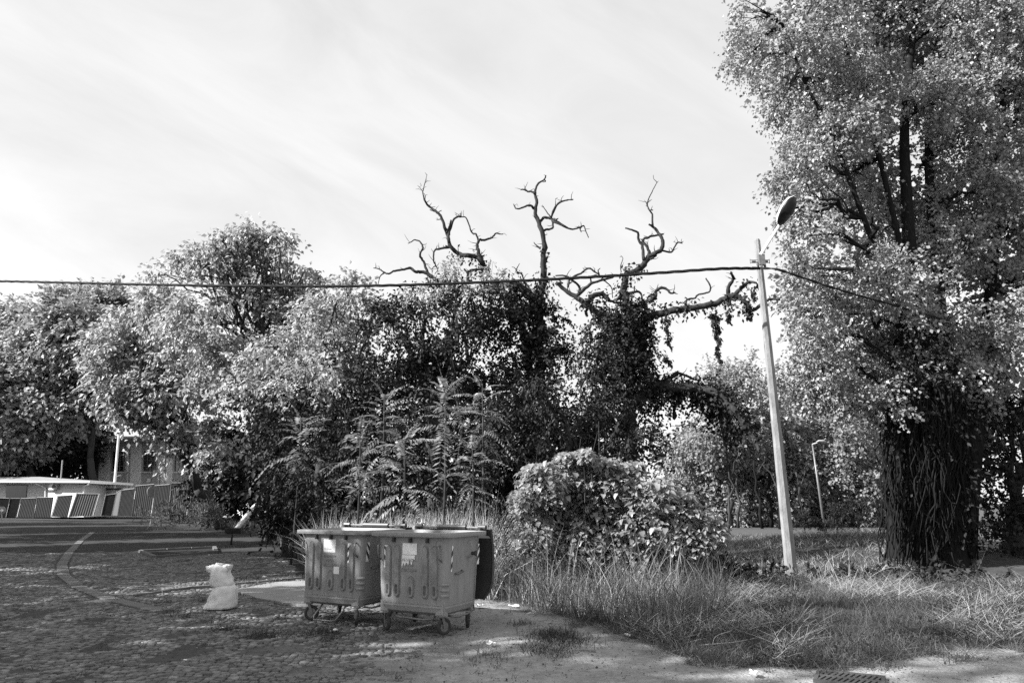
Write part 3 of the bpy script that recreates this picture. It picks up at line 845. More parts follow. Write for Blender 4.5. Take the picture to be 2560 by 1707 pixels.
def limb(a, b_, r0, r1, wob, rs, n=6):
    a, b_ = Vector(a), Vector(b_); L_ = (b_ - a).length; pts = []
    for i in range(n + 1):
        k = i / n; p = a.lerp(b_, k) + Vector(rs.normal(size=3)) * wob * L_ * math.sin(math.pi * k) * .5
        p.z += math.sin(math.pi * k) * L_ * .06; pts.append(p)
    return pts, [r0 + (r1 - r0) * (i / n) for i in range(n + 1)]
def tree(name, label, cat, seed, lobes, foot, trunk_r, matl, dens, cl_n, cl_r, Ln, Wd, group=None, bark='bark2', limbs=True, fork=.35, twig=6, crown_name='crown', trunks=None, **kw):
    rs = np.random.RandomState(seed); foot = Vector(foot)
    t = thing(name, label, cat, tuple(foot), 0, group)
    S, cents = crown(rs, lobes, dens, cl_n, cl_r, Ln, Wd, **kw)
    S.build(crown_name, matl, t)
    top = sum((l[0] for l in lobes), Vector()) / len(lobes)
    fk = Vector((foot.x * .6 + top.x * .4, foot.y * .6 + top.y * .4, foot.z + (top.z - foot.z) * fork))
    m = MB()
    if trunks is None:
        pts, rr = limb(foot - Vector((0, 0, .1)), fk, trunk_r, trunk_r * .7, .06, rs)
        m.tube(pts, rr, 10)
        p2, r2 = limb(fk, top, trunk_r * .68, trunk_r * .3, .08, rs); m.tube(p2, r2, 8)
    else:
        for (pp, rr) in trunks: m.tube(pp, rr, 10)
        fk = trunks[0][0][len(trunks[0][0]) // 2]
    m.build('trunk', M[bark], t, True, smooth=True)
    if limbs:
        m = MB()
        for (c, r), C in zip(lobes, cents):
            src = fk.lerp(top, rs.uniform(0, .7)) if trunks is None else min((p for tt in trunks for p in tt[0]), key=lambda p: (p - c).length + (3 if p.z > c.z else 0))
            p, rr = limb(src, c, trunk_r * .30, trunk_r * .10, .16, rs); m.tube(p, rr, 6)
            for _ in range(min(twig, len(C))):
                q = Vector(C[rs.randint(len(C))]); s = p[rs.randint(2, len(p))]
                pp, r3 = limb(s, q, trunk_r * .085, trunk_r * .02 + .003, .12, rs, 4); m.tube(pp, r3, 4)
        m.build('limbs', M[bark], t, True)
    return t, S.tris()
TR = 0
def lobes_px(D, L_, dd=0.0, seed=0, depth=None):
    r = random.Random(seed)
    return [lobe(x, y, D + r.uniform(-dd, dd), rx, ry, depth) for x, y, rx, ry in L_]

# far left trees
o, n = tree('broadleaf_tree', 'tall loose-crowned tree at the left edge, rising above the white hut', 'tree', 1,
    lobes_px(84, [(110, 790, 80, 48), (40, 830, 60, 50), (70, 900, 100, 80), (150, 870, 80, 60), (20, 990, 120, 80), (120, 980, 110, 80), (190, 950, 60, 60), (-60, 900, 90, 90), (-20, 1090, 110, 50), (-140, 1000, 110, 110)], 4, 1),
    (at(90, 1290, 84).x, 84, 0), .5, M['leaf_far'], 1.05, 44, 1.0, .52, .40, gap=-.22, gfreq=.14); TR += n
o, n = tree('broadleaf_tree', 'round-topped tree between the left edge tree and the big maple', 'tree', 2,
    lobes_px(82, [(215, 765, 55, 38), (280, 780, 60, 45), (200, 830, 75, 60), (290, 860, 70, 60), (240, 930, 90, 70), (180, 990, 100, 60), (280, 965, 75, 40), (170, 1025, 50, 20)], 4, 2),
    (at(225, 1290, 82).x, 82, 0), .5, M['leaf_far'], 1.05, 44, 1.0, .52, .40, gap=-.22, gfreq=.14); TR += n
# dark row behind the hut (lower storey)
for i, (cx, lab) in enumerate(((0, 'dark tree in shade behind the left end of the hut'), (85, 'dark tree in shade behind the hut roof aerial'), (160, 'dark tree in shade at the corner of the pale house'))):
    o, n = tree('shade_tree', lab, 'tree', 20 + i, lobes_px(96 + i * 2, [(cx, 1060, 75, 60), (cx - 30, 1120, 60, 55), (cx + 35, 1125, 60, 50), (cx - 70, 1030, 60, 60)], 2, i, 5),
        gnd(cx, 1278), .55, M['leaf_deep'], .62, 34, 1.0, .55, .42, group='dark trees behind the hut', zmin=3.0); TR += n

# big maple group, three trees
o, n = tree('maple_tree', 'big sunlit maple with the highest leafy top, left of the dead branches', 'tree', 3,
    lobes_px(36, [(566, 590, 10, 22), (617, 565, 12, 26), (632, 590, 9, 20), (655, 590, 10, 24), (700, 585, 12, 26), (722, 600, 10, 22), (535, 612, 10, 16), (480, 628, 12, 14), (590, 600, 12, 24), (760, 680, 12, 18), (802, 690, 10, 20), (618, 600, 36, 20), (700, 618, 46, 30), (560, 625, 45, 28), (660, 660, 70, 45), (500, 650, 62, 36), (440, 700, 70, 45), (560, 700, 85, 50), (700, 710, 85, 45), (790, 725, 55, 40), (400, 770, 80, 50), (520, 790, 100, 60), (650, 800, 100, 60), (780, 800, 80, 50), (600, 900, 110, 70), (500, 880, 90, 60), (700, 880, 90, 60)], 1.2, 3),
    (at(700, 1300, 36).x, 36, 0), .34, M['leaf_maple'], 1.55, 30, .42, .25, .16, droop=1.0, gap=-.08, gfreq=.4, fork=.45, twig=10); TR += n
o, n = tree('maple_tree', 'spreading maple whose boughs hang in front of the pale house', 'tree', 4,
    lobes_px(42, [(330, 800, 60, 45), (290, 870, 70, 50), (380, 870, 85, 60), (300, 950, 80, 50), (430, 950, 100, 60), (350, 1000, 80, 36), (480, 1040, 90, 55), (560, 900, 95, 60), (400, 1045, 60, 22), (555, 1130, 50, 50), (330, 1030, 35, 12), (455, 1095, 34, 20), (425, 1125, 16, 8)], 1.4, 4),
    (at(560, 1300, 44).x, 44, 0), .38, M['leaf_maple'], 2.0, 32, .46, .29, .19, droop=.9, gap=-.10, gfreq=.36, fork=.3, twig=8); TR += n
o, n = tree('maple_tree', 'leafy maple right of the big one, below the cable at mid height', 'tree', 5,
    lobes_px(25, [(870, 745, 62, 44), (820, 800, 80, 55), (930, 800, 70, 50), (720, 870, 95, 55), (850, 880, 95, 60), (650, 950, 90, 55), (760, 960, 95, 60), (885, 700, 30, 20)], 1.2, 5),
    (at(800, 1300, 25).x, 25, 0), .2, M['leaf_maple'], 2.7, 32, .32, .18, .11, droop=.8, gap=-.08, gfreq=.5, fork=.4, twig=10); TR += n
# dense dark shrubs under the maples
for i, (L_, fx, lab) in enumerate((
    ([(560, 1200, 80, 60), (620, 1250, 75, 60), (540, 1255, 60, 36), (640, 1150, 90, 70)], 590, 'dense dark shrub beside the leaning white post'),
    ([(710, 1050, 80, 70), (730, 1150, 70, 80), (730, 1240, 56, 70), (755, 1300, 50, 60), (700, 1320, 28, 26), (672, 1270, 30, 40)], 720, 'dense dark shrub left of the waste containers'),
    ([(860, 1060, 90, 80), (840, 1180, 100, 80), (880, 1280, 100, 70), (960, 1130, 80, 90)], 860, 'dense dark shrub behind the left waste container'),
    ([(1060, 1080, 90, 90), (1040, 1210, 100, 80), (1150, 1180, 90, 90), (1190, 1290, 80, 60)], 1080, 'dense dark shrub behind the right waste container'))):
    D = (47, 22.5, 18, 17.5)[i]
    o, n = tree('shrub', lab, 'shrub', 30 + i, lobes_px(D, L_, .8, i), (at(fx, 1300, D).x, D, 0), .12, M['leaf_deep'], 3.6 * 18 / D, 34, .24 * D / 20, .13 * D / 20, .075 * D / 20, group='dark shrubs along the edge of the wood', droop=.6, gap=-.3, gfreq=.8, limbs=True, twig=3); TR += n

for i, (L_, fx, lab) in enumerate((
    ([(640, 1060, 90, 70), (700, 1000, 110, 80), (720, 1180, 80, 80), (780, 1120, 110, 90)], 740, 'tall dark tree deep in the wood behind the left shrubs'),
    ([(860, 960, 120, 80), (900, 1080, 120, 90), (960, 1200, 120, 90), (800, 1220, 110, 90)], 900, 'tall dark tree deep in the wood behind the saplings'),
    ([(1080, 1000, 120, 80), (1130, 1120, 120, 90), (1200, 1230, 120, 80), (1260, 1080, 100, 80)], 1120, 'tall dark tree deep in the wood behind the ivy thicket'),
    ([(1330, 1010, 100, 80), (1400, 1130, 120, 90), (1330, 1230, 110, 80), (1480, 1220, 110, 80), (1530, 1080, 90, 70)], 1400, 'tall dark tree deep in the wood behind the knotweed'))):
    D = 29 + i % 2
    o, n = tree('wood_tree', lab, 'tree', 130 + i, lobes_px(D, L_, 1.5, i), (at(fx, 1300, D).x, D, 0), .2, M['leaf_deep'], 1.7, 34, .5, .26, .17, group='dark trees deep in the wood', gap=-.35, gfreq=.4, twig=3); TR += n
# ivy mass in the middle
o, n = tree('ivy_thicket', 'dark ivy-smothered tree stump between the maples and the upright dead trunk', 'tree', 6,
    lobes_px(21.5, [(960, 790, 75, 50), (1060, 750, 85, 42), (1160, 735, 90, 40), (1010, 860, 100, 60), (1130, 830, 110, 60), (1240, 800, 90, 50), (960, 950, 90, 60), (1080, 950, 120, 70), (1200, 930, 120, 70)], .8, 6),
    (at(1100, 1300, 21.5).x, 21.5, 0), .4, M['leaf_dark'], 4.2, 34, .22, .12, .085, droop=.7, gap=-.32, gfreq=.7, shell=.3); TR += n
o, n = tree('box_elder', 'slender-leaved tree in shade below the forked dead trunk', 'tree', 7,
    lobes_px(19, [(1240, 1040, 110, 60), (1370, 990, 100, 60), (1420, 1080, 110, 60), (1300, 1120, 120, 60), (1500, 1010, 80, 60), (1560, 1100, 100, 60), (1460, 1160, 110, 40), (1480, 900, 50, 60)], .8, 7),
    (at(1400, 1300, 19).x, 19, 0), .2, M['leaf_deep'], 4.0, 32, .24, .14, .055, droop=.9, gap=-.3, gfreq=.8); TR += n

# ------------------------------------------------------------------ dead trees
def R1(p): return (p[0] / 4.612 + 920, p[1] / 4.612 + 420)
def R2(p): return (p[0] / 3.267 + 1380, p[1] / 3.267 + 420)
def R4(p): return (p[0] / 2.958 + 1280, p[1] / 2.958 + 650)
IVY = Soup(); irs = np.random.RandomState(77)
def branch(m, R, pts, r0, r1, D, dD=0.0, sc=4.612, rs=irs):
    n = len(pts); P = []
    for i, p in enumerate(pts):
        x, y = R(p); P.append(at(x, y, D + dD * i / max(1, n - 1) + rs.normal() * .05))
    path = interp(P, 4) if n > 2 else interp([P[0], P[0].lerp(P[1], .5), P[1]], 4)
    k = D / F / sc; N = len(path)
    rad = [max(.006, (r0 + (r1 - r0) * i / (N - 1)) * k * .95 * (1 + .05 * rs.normal())) for i in range(N)]
    path = [p + Vector(rs.normal(size=3)) * rad[i] * .16 for i, p in enumerate(path)]
    m.tube(path, rad, 8)
    for i in range(1, len(path) - 1):
        if rad[i] < .09 and rs.uniform() < .20:
            dv = Vector(rs.normal(size=3)); dv.z = abs(dv.z) * .7; dv.y *= .5; dv.normalize(); q_ = rs.uniform(.08, .34)
            e1 = path[i] + dv * (rad[i] + q_ * .5); e2 = e1 + (dv + Vector(rs.normal(size=3)) * .5).normalized() * q_ * .5
            m.tube([path[i], e1, e2], [min(rad[i] * .5, .02), .010, .004], 4)
    return path, rad
def ivy_on(S, path, rad, dens, Ln=.14, thick=.12, a=0, b_=1.0, rs=irs, hang=0.0):
    n0, n1 = int(a * (len(path) - 1)), int(b_ * (len(path) - 1))
    for i in range(n0, max(n0 + 1, n1)):
        p, q = np.array(path[i]), np.array(path[min(i + 1, len(path) - 1)]); r = rad[i]
        L_ = np.linalg.norm(q - p) + .01; n = int(dens * L_ * (r + thick) * 150) + 1
        u = rs.uniform(0, 1, (n, 1)); d = unit(rs.normal(size=(n, 3))); rr = r + thick * rs.uniform(.1, 1.1, (n, 1)) ** 1.2
        P = p + (q - p) * u + d * rr; P[:, 2] -= hang * rs.uniform(0, 1, n) ** 2
        D = rs.normal(size=(n, 3)) * .6 + d * .3; D[:, 2] -= .9; N = d + rs.normal(size=(n, 3)) * .4; N[:, 2] += .4
        S.add(*leaf_geo(rs, P, D, N, Ln * rs.uniform(.6, 1.2, n), Ln * .75 * rs.uniform(.6, 1.2, n)))

DA = 22.5
ta = thing('dead_tree', 'bare dead tree with the wide left-reaching branches, left of the upright one', 'tree', tuple((at(1300, 1300, DA).x, DA, 0)), 0, 'dead ivy-clad trees')
m = MB(); SA = Soup()
p, r = branch(m, R1, [(1900, 2600), (1800, 1900), (1600, 1480), (1400, 1290), (1330, 1160), (1300, 1060), (1240, 1025), (1140, 1010), (1040, 985), (965, 915), (935, 860), (912, 760), (880, 680), (850, 570), (800, 510), (700, 440), (648, 365)], 44, 12, DA)
ivy_on(SA, p, r, 1.6, thick=.22, a=0, b_=.40); ivy_on(SA, p, r, .9, thick=.14, a=.40, b_=.62, hang=.35)
branch(m, R1, [(648, 365), (632, 275), (655, 180), (680, 80)], 9, 3, DA); branch(m, R1, [(632, 275), (600, 230), (575, 208)], 5, 2, DA)
branch(m, R1, [(655, 370), (660, 320), (640, 290)], 6, 3, DA); branch(m, R1, [(680, 80), (662, 62)], 4, 2, DA)
branch(m, R1, [(905, 745), (935, 680), (958, 600)], 14, 10, DA)
branch(m, R1, [(935, 860), (930, 760), (958, 680), (985, 600), (1030, 565), (1080, 563)], 20, 11, DA); branch(m, R1, [(1080, 563), (1128, 572), (1160, 640), (1180, 705), (1210, 755), (1242, 762), (1272, 832)], 7, 13, DA)
branch(m, R1, [(1080, 563), (1070, 525)], 6, 2, DA); branch(m, R1, [(1035, 560), (1003, 533)], 5, 2, DA); branch(m, R1, [(800, 510), (750, 495), (712, 483)], 10, 5, DA); branch(m, R1, [(850, 600), (825, 592), (790, 600)], 8, 4, DA); branch(m, R1, [(815, 510), (838, 490)], 7, 4, DA)
branch(m, R1, [(1310, 1060), (1272, 960), (1262, 890), (1285, 832), (1340, 832), (1430, 800), (1470, 755), (1520, 762), (1557, 764)], 24, 5, DA)
branch(m, R1, [(940, 915), (840, 930), (768, 952), (755, 1050), (780, 1125), (805, 1170), (770, 1220)], 16, 4, DA); branch(m, R1, [(780, 1125), (740, 1160), (740, 1222)], 6, 3, DA); branch(m, R1, [(745, 1160), (722, 1163)], 4, 2, DA)
p, r = branch(m, R1, [(1100, 1480), (980, 1400), (850, 1325), (780, 1285), (690, 1218), (600, 1195), (550, 1198), (490, 1152), (420, 1170), (310, 1182), (240, 1218), (190, 1205), (125, 1165), (62, 1152)], 30, 5, DA, -.6); ivy_on(SA, p, r, 1.2, thick=.3, a=0, b_=.15)
branch(m, R1, [(190, 1210), (145, 1240), (130, 1280), (112, 1350)], 9, 4, DA); branch(m, R1, [(690, 1215), (640, 1080), (600, 1020), (608, 970), (632, 920), (600, 850), (540, 830), (500, 850), (462, 870)], 18, 5, DA)
branch(m, R1, [(1150, 1320), (1150, 1220), (1200, 1175), (1330, 1170)], 18, 14, DA); branch(m, R1, [(1150, 1220), (1110, 1165)], 14, 12, DA)
branch(m, R1, [(1830, 1400), (1800, 1300), (1770, 1225), (1712, 1190), (1720, 1150), (1748, 1100)], 14, 4, DA + .4); branch(m, R1, [(1712, 1185), (1690, 1150), (1660, 1140)], 6, 3, DA + .4)
m.build('trunk', M['bark'], ta, True, smooth=True); SA.build('ivy', M['leaf_dark'], ta)

DB = 21.5
tb = thing('dead_tree', 'upright dead tree with a narrow ivy-wrapped trunk in the middle', 'tree', tuple((at(1350, 1300, DB).x, DB, 0)), 0, 'dead ivy-clad trees')
m = MB(); SB = Soup()
p, r = branch(m, R1, [(2000, 2700), (1980, 2000), (1990, 1480), (2030, 1300), (2020, 1050), (2032, 880), (1990, 700), (1950, 580), (1930, 480), (1950, 380), (1925, 290), (1955, 190), (2030, 135), (2052, 85)], 50, 7, DB)
ivy_on(SB, p, r, 1.5, thick=.5, a=0, b_=.2); ivy_on(SB, p, r, 1.5, thick=.22, a=.15, b_=.28); ivy_on(SB, p, r, .7, thick=.12, a=.28, b_=.38)
branch(m, R1, [(2030, 135), (2048, 155), (2015, 165)], 10, 4, DB)
branch(m, R1, [(1925, 300), (1885, 270), (1840, 270), (1800, 250), (1758, 248)], 15, 8, DB); branch(m, R1, [(1912, 470), (1870, 430), (1800, 450), (1730, 472), (1700, 458), (1678, 415)], 17, 6, DB)
branch(m, R1, [(1990, 620), (2030, 572), (2100, 580), (2165, 612), (2300, 690)], 20, 13, DB); branch(m, R1, [(2110, 575), (2160, 450), (2240, 385), (2310, 370)], 14, 9, DB)
branch(m, R1, [(2000, 722), (2070, 708), (2128, 692), (2128, 620)], 16, 13, DB); branch(m, R1, [(2100, 560), (2050, 490), (2008, 428)], 9, 4, DB); branch(m, R1, [(2160, 445), (2162, 400), (2163, 350)], 7, 2, DB); branch(m, R1, [(2165, 610), (2192, 580)], 11, 6, DB)
branch(m, R2, [(0, 432), (100, 478), (170, 500), (240, 478), (262, 475), (275, 510), (300, 570)], 10, 4, DB, 0, 3.267); branch(m, R2, [(240, 480), (230, 500), (240, 525)], 8, 4, DB, 0, 3.267); branch(m, R2, [(0, 380), (50, 290), (110, 265), (172, 258)], 9, 6, DB, 0, 3.267)
branch(m, R1, [(1990, 930), (1950, 900), (1910, 855)], 14, 4, DB); branch(m, R1, [(2060, 1060), (2080, 1000)], 10, 4, DB)
p, r = branch(m, R1, [(2000, 1700), (1900, 1500), (1800, 1400), (1650, 1330)], 60, 45, DB); ivy_on(SB, p, r, 1.6, thick=.4)
m.build('trunk', M['bark'], tb, True, smooth=True)
rs_ = np.random.RandomState(5)
S2, _ = crown(rs_, lobes_px(DB, [(1300, 770, 55, 40), (1350, 800, 70, 60), (1360, 870, 60, 55), (1300, 860, 70, 60), (1390, 900, 45, 50), (1260, 730, 45, 28)], .3, 9), 5.5, 34, .2, .11, .085, droop=.8, gap=-.5, shell=.3)
SB.V += S2.V; SB.T += [T_ + SB.n for T_ in S2.T]; SB.t += S2.t; SB.n += S2.n
SB.build('ivy', M['leaf_dark'], tb); TR += SB.tris() + SA.tris()

DC = 20.5
tc_ = thing('dead_tree', 'forked dead tree with the long ivy-hung right limb reaching behind the pole', 'tree', tuple((at(1560, 1300, DC).x, DC, 0)), 0, 'dead ivy-clad trees')
m = MB(); S3 = Soup(); q2 = 3.267
def B2(pts, r0, r1, dD=0): return branch(m, R2, pts, r0, r1, DC, dD, q2)
p, r = B2([(640, 2600), (640, 1900), (640, 1500), (640, 1300), (610, 1150), (590, 1000), (605, 880), (690, 845), (760, 770), (800, 722), (850, 690), (892, 668), (907, 600), (880, 545), (830, 485), (790, 460)], 46, 9)
ivy_on(S3, p, r, 1.7, thick=.42, a=0, b_=.26); ivy_on(S3, p, r, 1.7, thick=.30, a=.2, b_=.45); ivy_on(S3, p, r, .7, thick=.10, a=.45, b_=.52)
B2([(822, 475), (818, 380), (800, 350), (778, 290), (815, 200), (858, 115)], 10, 3); B2([(858, 115), (832, 90), (827, 58)], 3, 2); B2([(805, 345), (825, 345)], 6, 5); B2([(775, 288), (815, 258)], 5, 2)
B2([(750, 750), (740, 650), (705, 580), (702, 530), (650, 505), (598, 490)], 15, 7); B2([(790, 730), (790, 665), (742, 592), (790, 565), (850, 550), (912, 540)], 16, 7); B2([(787, 660), (786, 630)], 6, 2); B2([(830, 490), (870, 540), (890, 580)], 8, 5)
B2([(898, 675), (975, 686), (1005, 640), (1030, 608), (1066, 615)], 9, 6); B2([(1050, 610), (1074, 600)], 5, 2); B2([(800, 745), (855, 718)], 12, 6)
pr, rr = B2([(660, 1330), (750, 1230), (860, 1190), (1000, 1160), (1200, 1138), (1330, 1110), (1400, 1075), (1450, 1048), (1530, 1058), (1590, 1110), (1632, 1160), (1690, 1132), (1750, 1088), (1800, 1070), (1862, 1078)], 36, 9, -1.2)
ivy_on(S3, pr, rr, 1.5, thick=.28, a=0, b_=.3); ivy_on(S3, pr, rr, .7, thick=.14, a=.3, b_=.5, hang=.1); ivy_on(S3, pr, rr, 1.0, thick=.22, a=.5, b_=.72, hang=.25)
B2([(1440, 1120), (1442, 1050), (1438, 985), (1480, 912), (1475, 880), (1460, 852)], 22, 9, -1); B2([(1480, 912), (1505, 905)], 6, 2, -1); B2([(1410, 1095), (1470, 1115), (1530, 1130)], 10, 2, -1)
p, r = B2([(1480, 1052), (1530, 1000), (1570, 960), (1620, 932), (1668, 938)], 22, 9, -1); ivy_on(S3, p, r, 1.2, thick=.2, hang=.55)
B2([(1092, 1122), (1098, 1080), (1110, 1072), (1168, 1062), (1190, 1036), (1250, 1022), (1292, 1005), (1290, 955), (1255, 902)], 9, 7); B2([(1105, 1070), (1088, 1055)], 6, 3)
p, r = B2([(600, 1330), (480, 1240), (350, 1170), (240, 1085), (130, 1010), (30, 935)], 36, 17); ivy_on(S3, p, r, 1.5, thick=.25, a=0, b_=.6); B2([(40, 940), (90, 938)], 10, 8)
B2([(200, 1050), (260, 990), (320, 945), (390, 920), (495, 892), (515, 875)], 18, 7); B2([(225, 1030), (222, 970), (165, 915), (100, 880), (30, 880)], 14, 6); B2([(130, 975), (150, 905), (235, 860), (300, 818), (350, 850), (395, 880), (440, 930), (485, 975), (496, 1060)], 10, 4); B2([(385, 870), (378, 835), (395, 818)], 7, 3); B2([(320, 935), (318, 890), (365, 870)], 8, 5)
p, r = B2([(270, 1140), (310, 1070), (360, 1035), (420, 1030), (462, 1085)], 26, 20); ivy_on(S3, p, r, 1.2, thick=.14)
B2([(462, 1085), (530, 1100), (610, 1110), (640, 1180), (680, 1225), (770, 1290)], 12, 5); B2([(500, 1090), (590, 1040), (660, 1015), (720, 1015), (740, 1090)], 16, 9)
p, r = B2([(690, 1200), (760, 1100), (840, 1062), (852, 1000), (920, 980), (970, 1022), (1005, 1015)], 22, 7); ivy_on(S3, p, r, 1.0, thick=.12, b_=.5); B2([(1000, 1020), (1028, 1030)], 6, 2); B2([(848, 1010), (868, 948)], 5, 2); B2([(565, 850), (560, 800), (580, 740), (562, 715)], 5, 2)
# drooping arched bough
pa, ra = branch(m, R4, [(760, 1300), (900, 1060), (1050, 935), (1200, 945), (1350, 950), (1480, 975), (1580, 1040), (1660, 1130), (1740, 1240), (1800, 1330), (1830, 1420)], 46, 12, DC, -1.5, 2.958)
ivy_on(S3, pa, ra, 1.7, thick=.36, a=.1, b_=.85, hang=.25); branch(m, R4, [(1180, 860), (1220, 835), (1300, 860), (1380, 890), (1398, 870)], 14, 6, DC, 0, 2.958)
p, r = branch(m, R4, [(1100, 960), (1150, 890), (1210, 850)], 30, 14, DC, 0, 2.958); ivy_on(S3, p, r, 1.4, thick=.2)
branch(m, R4, [(1500, 1010), (1560, 1200), (1580, 1400), (1600, 1560)], 26, 8, DC, -.5, 2.958); p, r = branch(m, R4, [(1530, 1010), (1570, 1150), (1580, 1300)], 26, 12, DC, -.6, 2.958); ivy_on(S3, p, r, 1.5, thick=.42, hang=.5)
m.build('trunk', M['bark'], tc_, True, smooth=True)
S2, _ = crown(rs_, lobes_px(DC, [(1560, 800, 42, 50), (1590, 850, 42, 60), (1545, 880, 55, 60), (1600, 930, 50, 50), (1640, 990, 70, 36), (1720, 980, 70, 30), (1500, 830, 36, 60), (1570, 880, 60, 60), (1600, 790, 30, 50), (1530, 960, 60, 50), (1850, 1060, 28, 40), (1800, 1010, 36, 40)], .3, 10), 7.5, 36, .2, .11, .085, droop=.8, gap=-.5, shell=.3)
S3.V += S2.V; S3.T += [T_ + S3.n for T_ in S2.T]; S3.t += S2.t; S3.n += S2.n
for x0, y0, x1, y1, n in ((1135, 420, 1168, 650, 110), (1145, 415, 1140, 520, 40), (1500, 400, 1535, 750, 230), (1480, 380, 1500, 480, 130), (1515, 400, 1520, 600, 90), (1590, 335, 1608, 465, 90), (1740, 340, 1760, 440, 90), (1782, 180, 1790, 290, 60), (1120, 700, 1180, 780, 90)):
    u = irs.uniform(0, 1, n) ** .9
    P = []
    for k in u:
        x, y = R4((x0 + (x1 - x0) * k + 9 * math.sin(k * 14) + irs.normal() * (11 * (1 - k) + 5), y0 + (y1 - y0) * k + irs.normal() * 5)); P.append(at(x, y, DC - .6 + irs.normal() * .05))
    P = np.array(P); D = irs.normal(size=P.shape) * .5; D[:, 2] -= .9; N = irs.normal(size=P.shape) * .6; N[:, 1] -= .6
    l = .13 * irs.uniform(.6, 1.2, n); S3.add(*leaf_geo(irs, P, D, N, l, l * .55))
S3.build('ivy', M['leaf_dark'], tc_); TR += S3.tris()

# young light sprays over the ivy thicket (locust shoots)
o, n = tree('locust_sapling', 'thin pale-leaved shoots sticking up in front of the left dead boughs', 'tree', 40,
    lobes_px(20.6, [(1110, 690, 14, 42), (1140, 680, 12, 40), (1230, 680, 12, 38), (1258, 690, 12, 32), (1170, 720, 60, 26), (1080, 720, 40, 25), (1040, 745, 45, 26)], .3, 4, .3), (at(1150, 1300, 20.6).x, 20.6, 0), .07, M['leaf_maple'], 7, 13, .12, .11, .06, gap=-.3, gfreq=1.5, twig=4); TR += n

# ------------------------------------------------------------------ poplar on the right
DP = 18.5
fp = on(2330, 1412); fp.y = DP; fp.x = at(2330, 1412, DP).x; fp.z = tz(fp.x, fp.y)
def trunk_px(pts, D=DP):
    P = interp([at(x, y, D + dd) for x, y, r, dd in pts], 5); n = len(pts); rr = []; pts = [(x, y, r * (.80 if y > 900 else .58), dd) for x, y, r, dd in pts]
    for i in range(len(P)):
        f_ = i / 5; k = min(int(f_), n - 2); u = f_ - k; rr.append((pts[k][2] * (1 - u) + pts[k + 1][2] * u) * D / F)
    return P, rr
trunks = [trunk_px([(2320, 1440, 62, 0), (2312, 1250, 55, 0), (2300, 1000, 46, 0), (2285, 760, 34, 0), (2268, 520, 26, .3), (2262, 300, 21, .5), (2285, 60, 16, .8), (2310, -200, 12, 1)]),
          trunk_px([(2345, 1300, 40, .4), (2350, 1000, 34, .6), (2345, 700, 26, .8), (2322, 400, 20, 1.0), (2335, 150, 15, 1.2), (2350, -150, 10, 1.4)]),
          trunk_px([(2400, 1420, 40, .8), (2430, 1100, 34, 1.0), (2470, 800, 26, 1.2), (2500, 400, 18, 1.4), (2520, 0, 10, 1.6)]),
          trunk_px([(2290, 900, 16, 0), (2180, 600, 12, -.4), (2080, 340, 9, -.8), (2010, 200, 6, -1), (1960, 60, 4, -1)]),
          trunk_px([(2270, 700, 14, 0), (2200, 400, 11, -.3), (2140, 200, 8, -.6), (2080, 0, 6, -.8)])]
o, n = tree('poplar_tree', 'huge many-stemmed poplar filling the right side, its trunk wrapped in vines', 'tree', 8,
    lobes_px(DP, [(1905, 30, 60, 50), (1880, 130, 55, 42), (1960, 130, 75, 60), (1985, 230, 75, 60), (2050, 70, 90, 80), (2070, 200, 75, 70), (2150, 60, 70, 80), (2100, 310, 75, 60), (2010, 330, 60, 50), (2160, 240, 60, 90), (2000, 430, 60, 40),
        (1985, 520, 50, 30), (2050, 500, 75, 60), (2130, 430, 75, 70), (2010, 590, 70, 45), (2100, 600, 85, 65), (2180, 540, 60, 70), (1980, 680, 48, 30), (2050, 690, 80, 55), (2000, 770, 60, 40), (2090, 780, 90, 60), (2190, 700, 75, 70), (2030, 860, 75, 50),
        (2120, 880, 85, 55), (2200, 830, 75, 55), (2010, 950, 60, 40), (2100, 970, 70, 40), (2230, 930, 75, 50), (2180, 1010, 60, 34), (2300, 870, 70, 50), (2370, 930, 70, 45), (2330, 800, 70, 50), (2400, 830, 60, 50)], 1.5, 8, 1.3)
    + lobes_px(DP + .6, [(2400, 40, 60, 90), (2480, 60, 80, 90), (2400, 190, 60, 70), (2500, 210, 80, 80), (2420, 330, 65, 70), (2520, 370, 75, 80), (2440, 480, 65, 70), (2540, 540, 75, 80), (2420, 620, 60, 60), (2500, 700, 75, 65), (2570, 820, 70, 80), (2480, 860, 60, 50), (2640, 300, 80, 200), (2640, 700, 80, 200), (2285, 650, 55, 70), (2300, 420, 40, 70), (2330, 250, 30, 90), (2290, 760, 60, 60), (2360, 720, 60, 70), (2370, 560, 50, 90), (2220, 560, 40, 60), (2440, 960, 60, 60), (2530, 980, 70, 60)], 1.2, 18, 1.2)
    + lobes_px(DP + 1.5, [(2050, -120, 160, 90), (2300, -120, 140, 110), (2520, -100, 140, 110), (2240, 40, 60, 70)], 1, 28, 1.6),
    tuple(fp), .26, M['leaf_poplar'], 8.0, 40, .24, .098, .08, droop=.7, gap=.0, gfreq=.48, bark='barkdark', trunks=trunks, twig=5, up=.35, shell=.36); TR += n
poplar = o
rsp = np.random.RandomState(66)
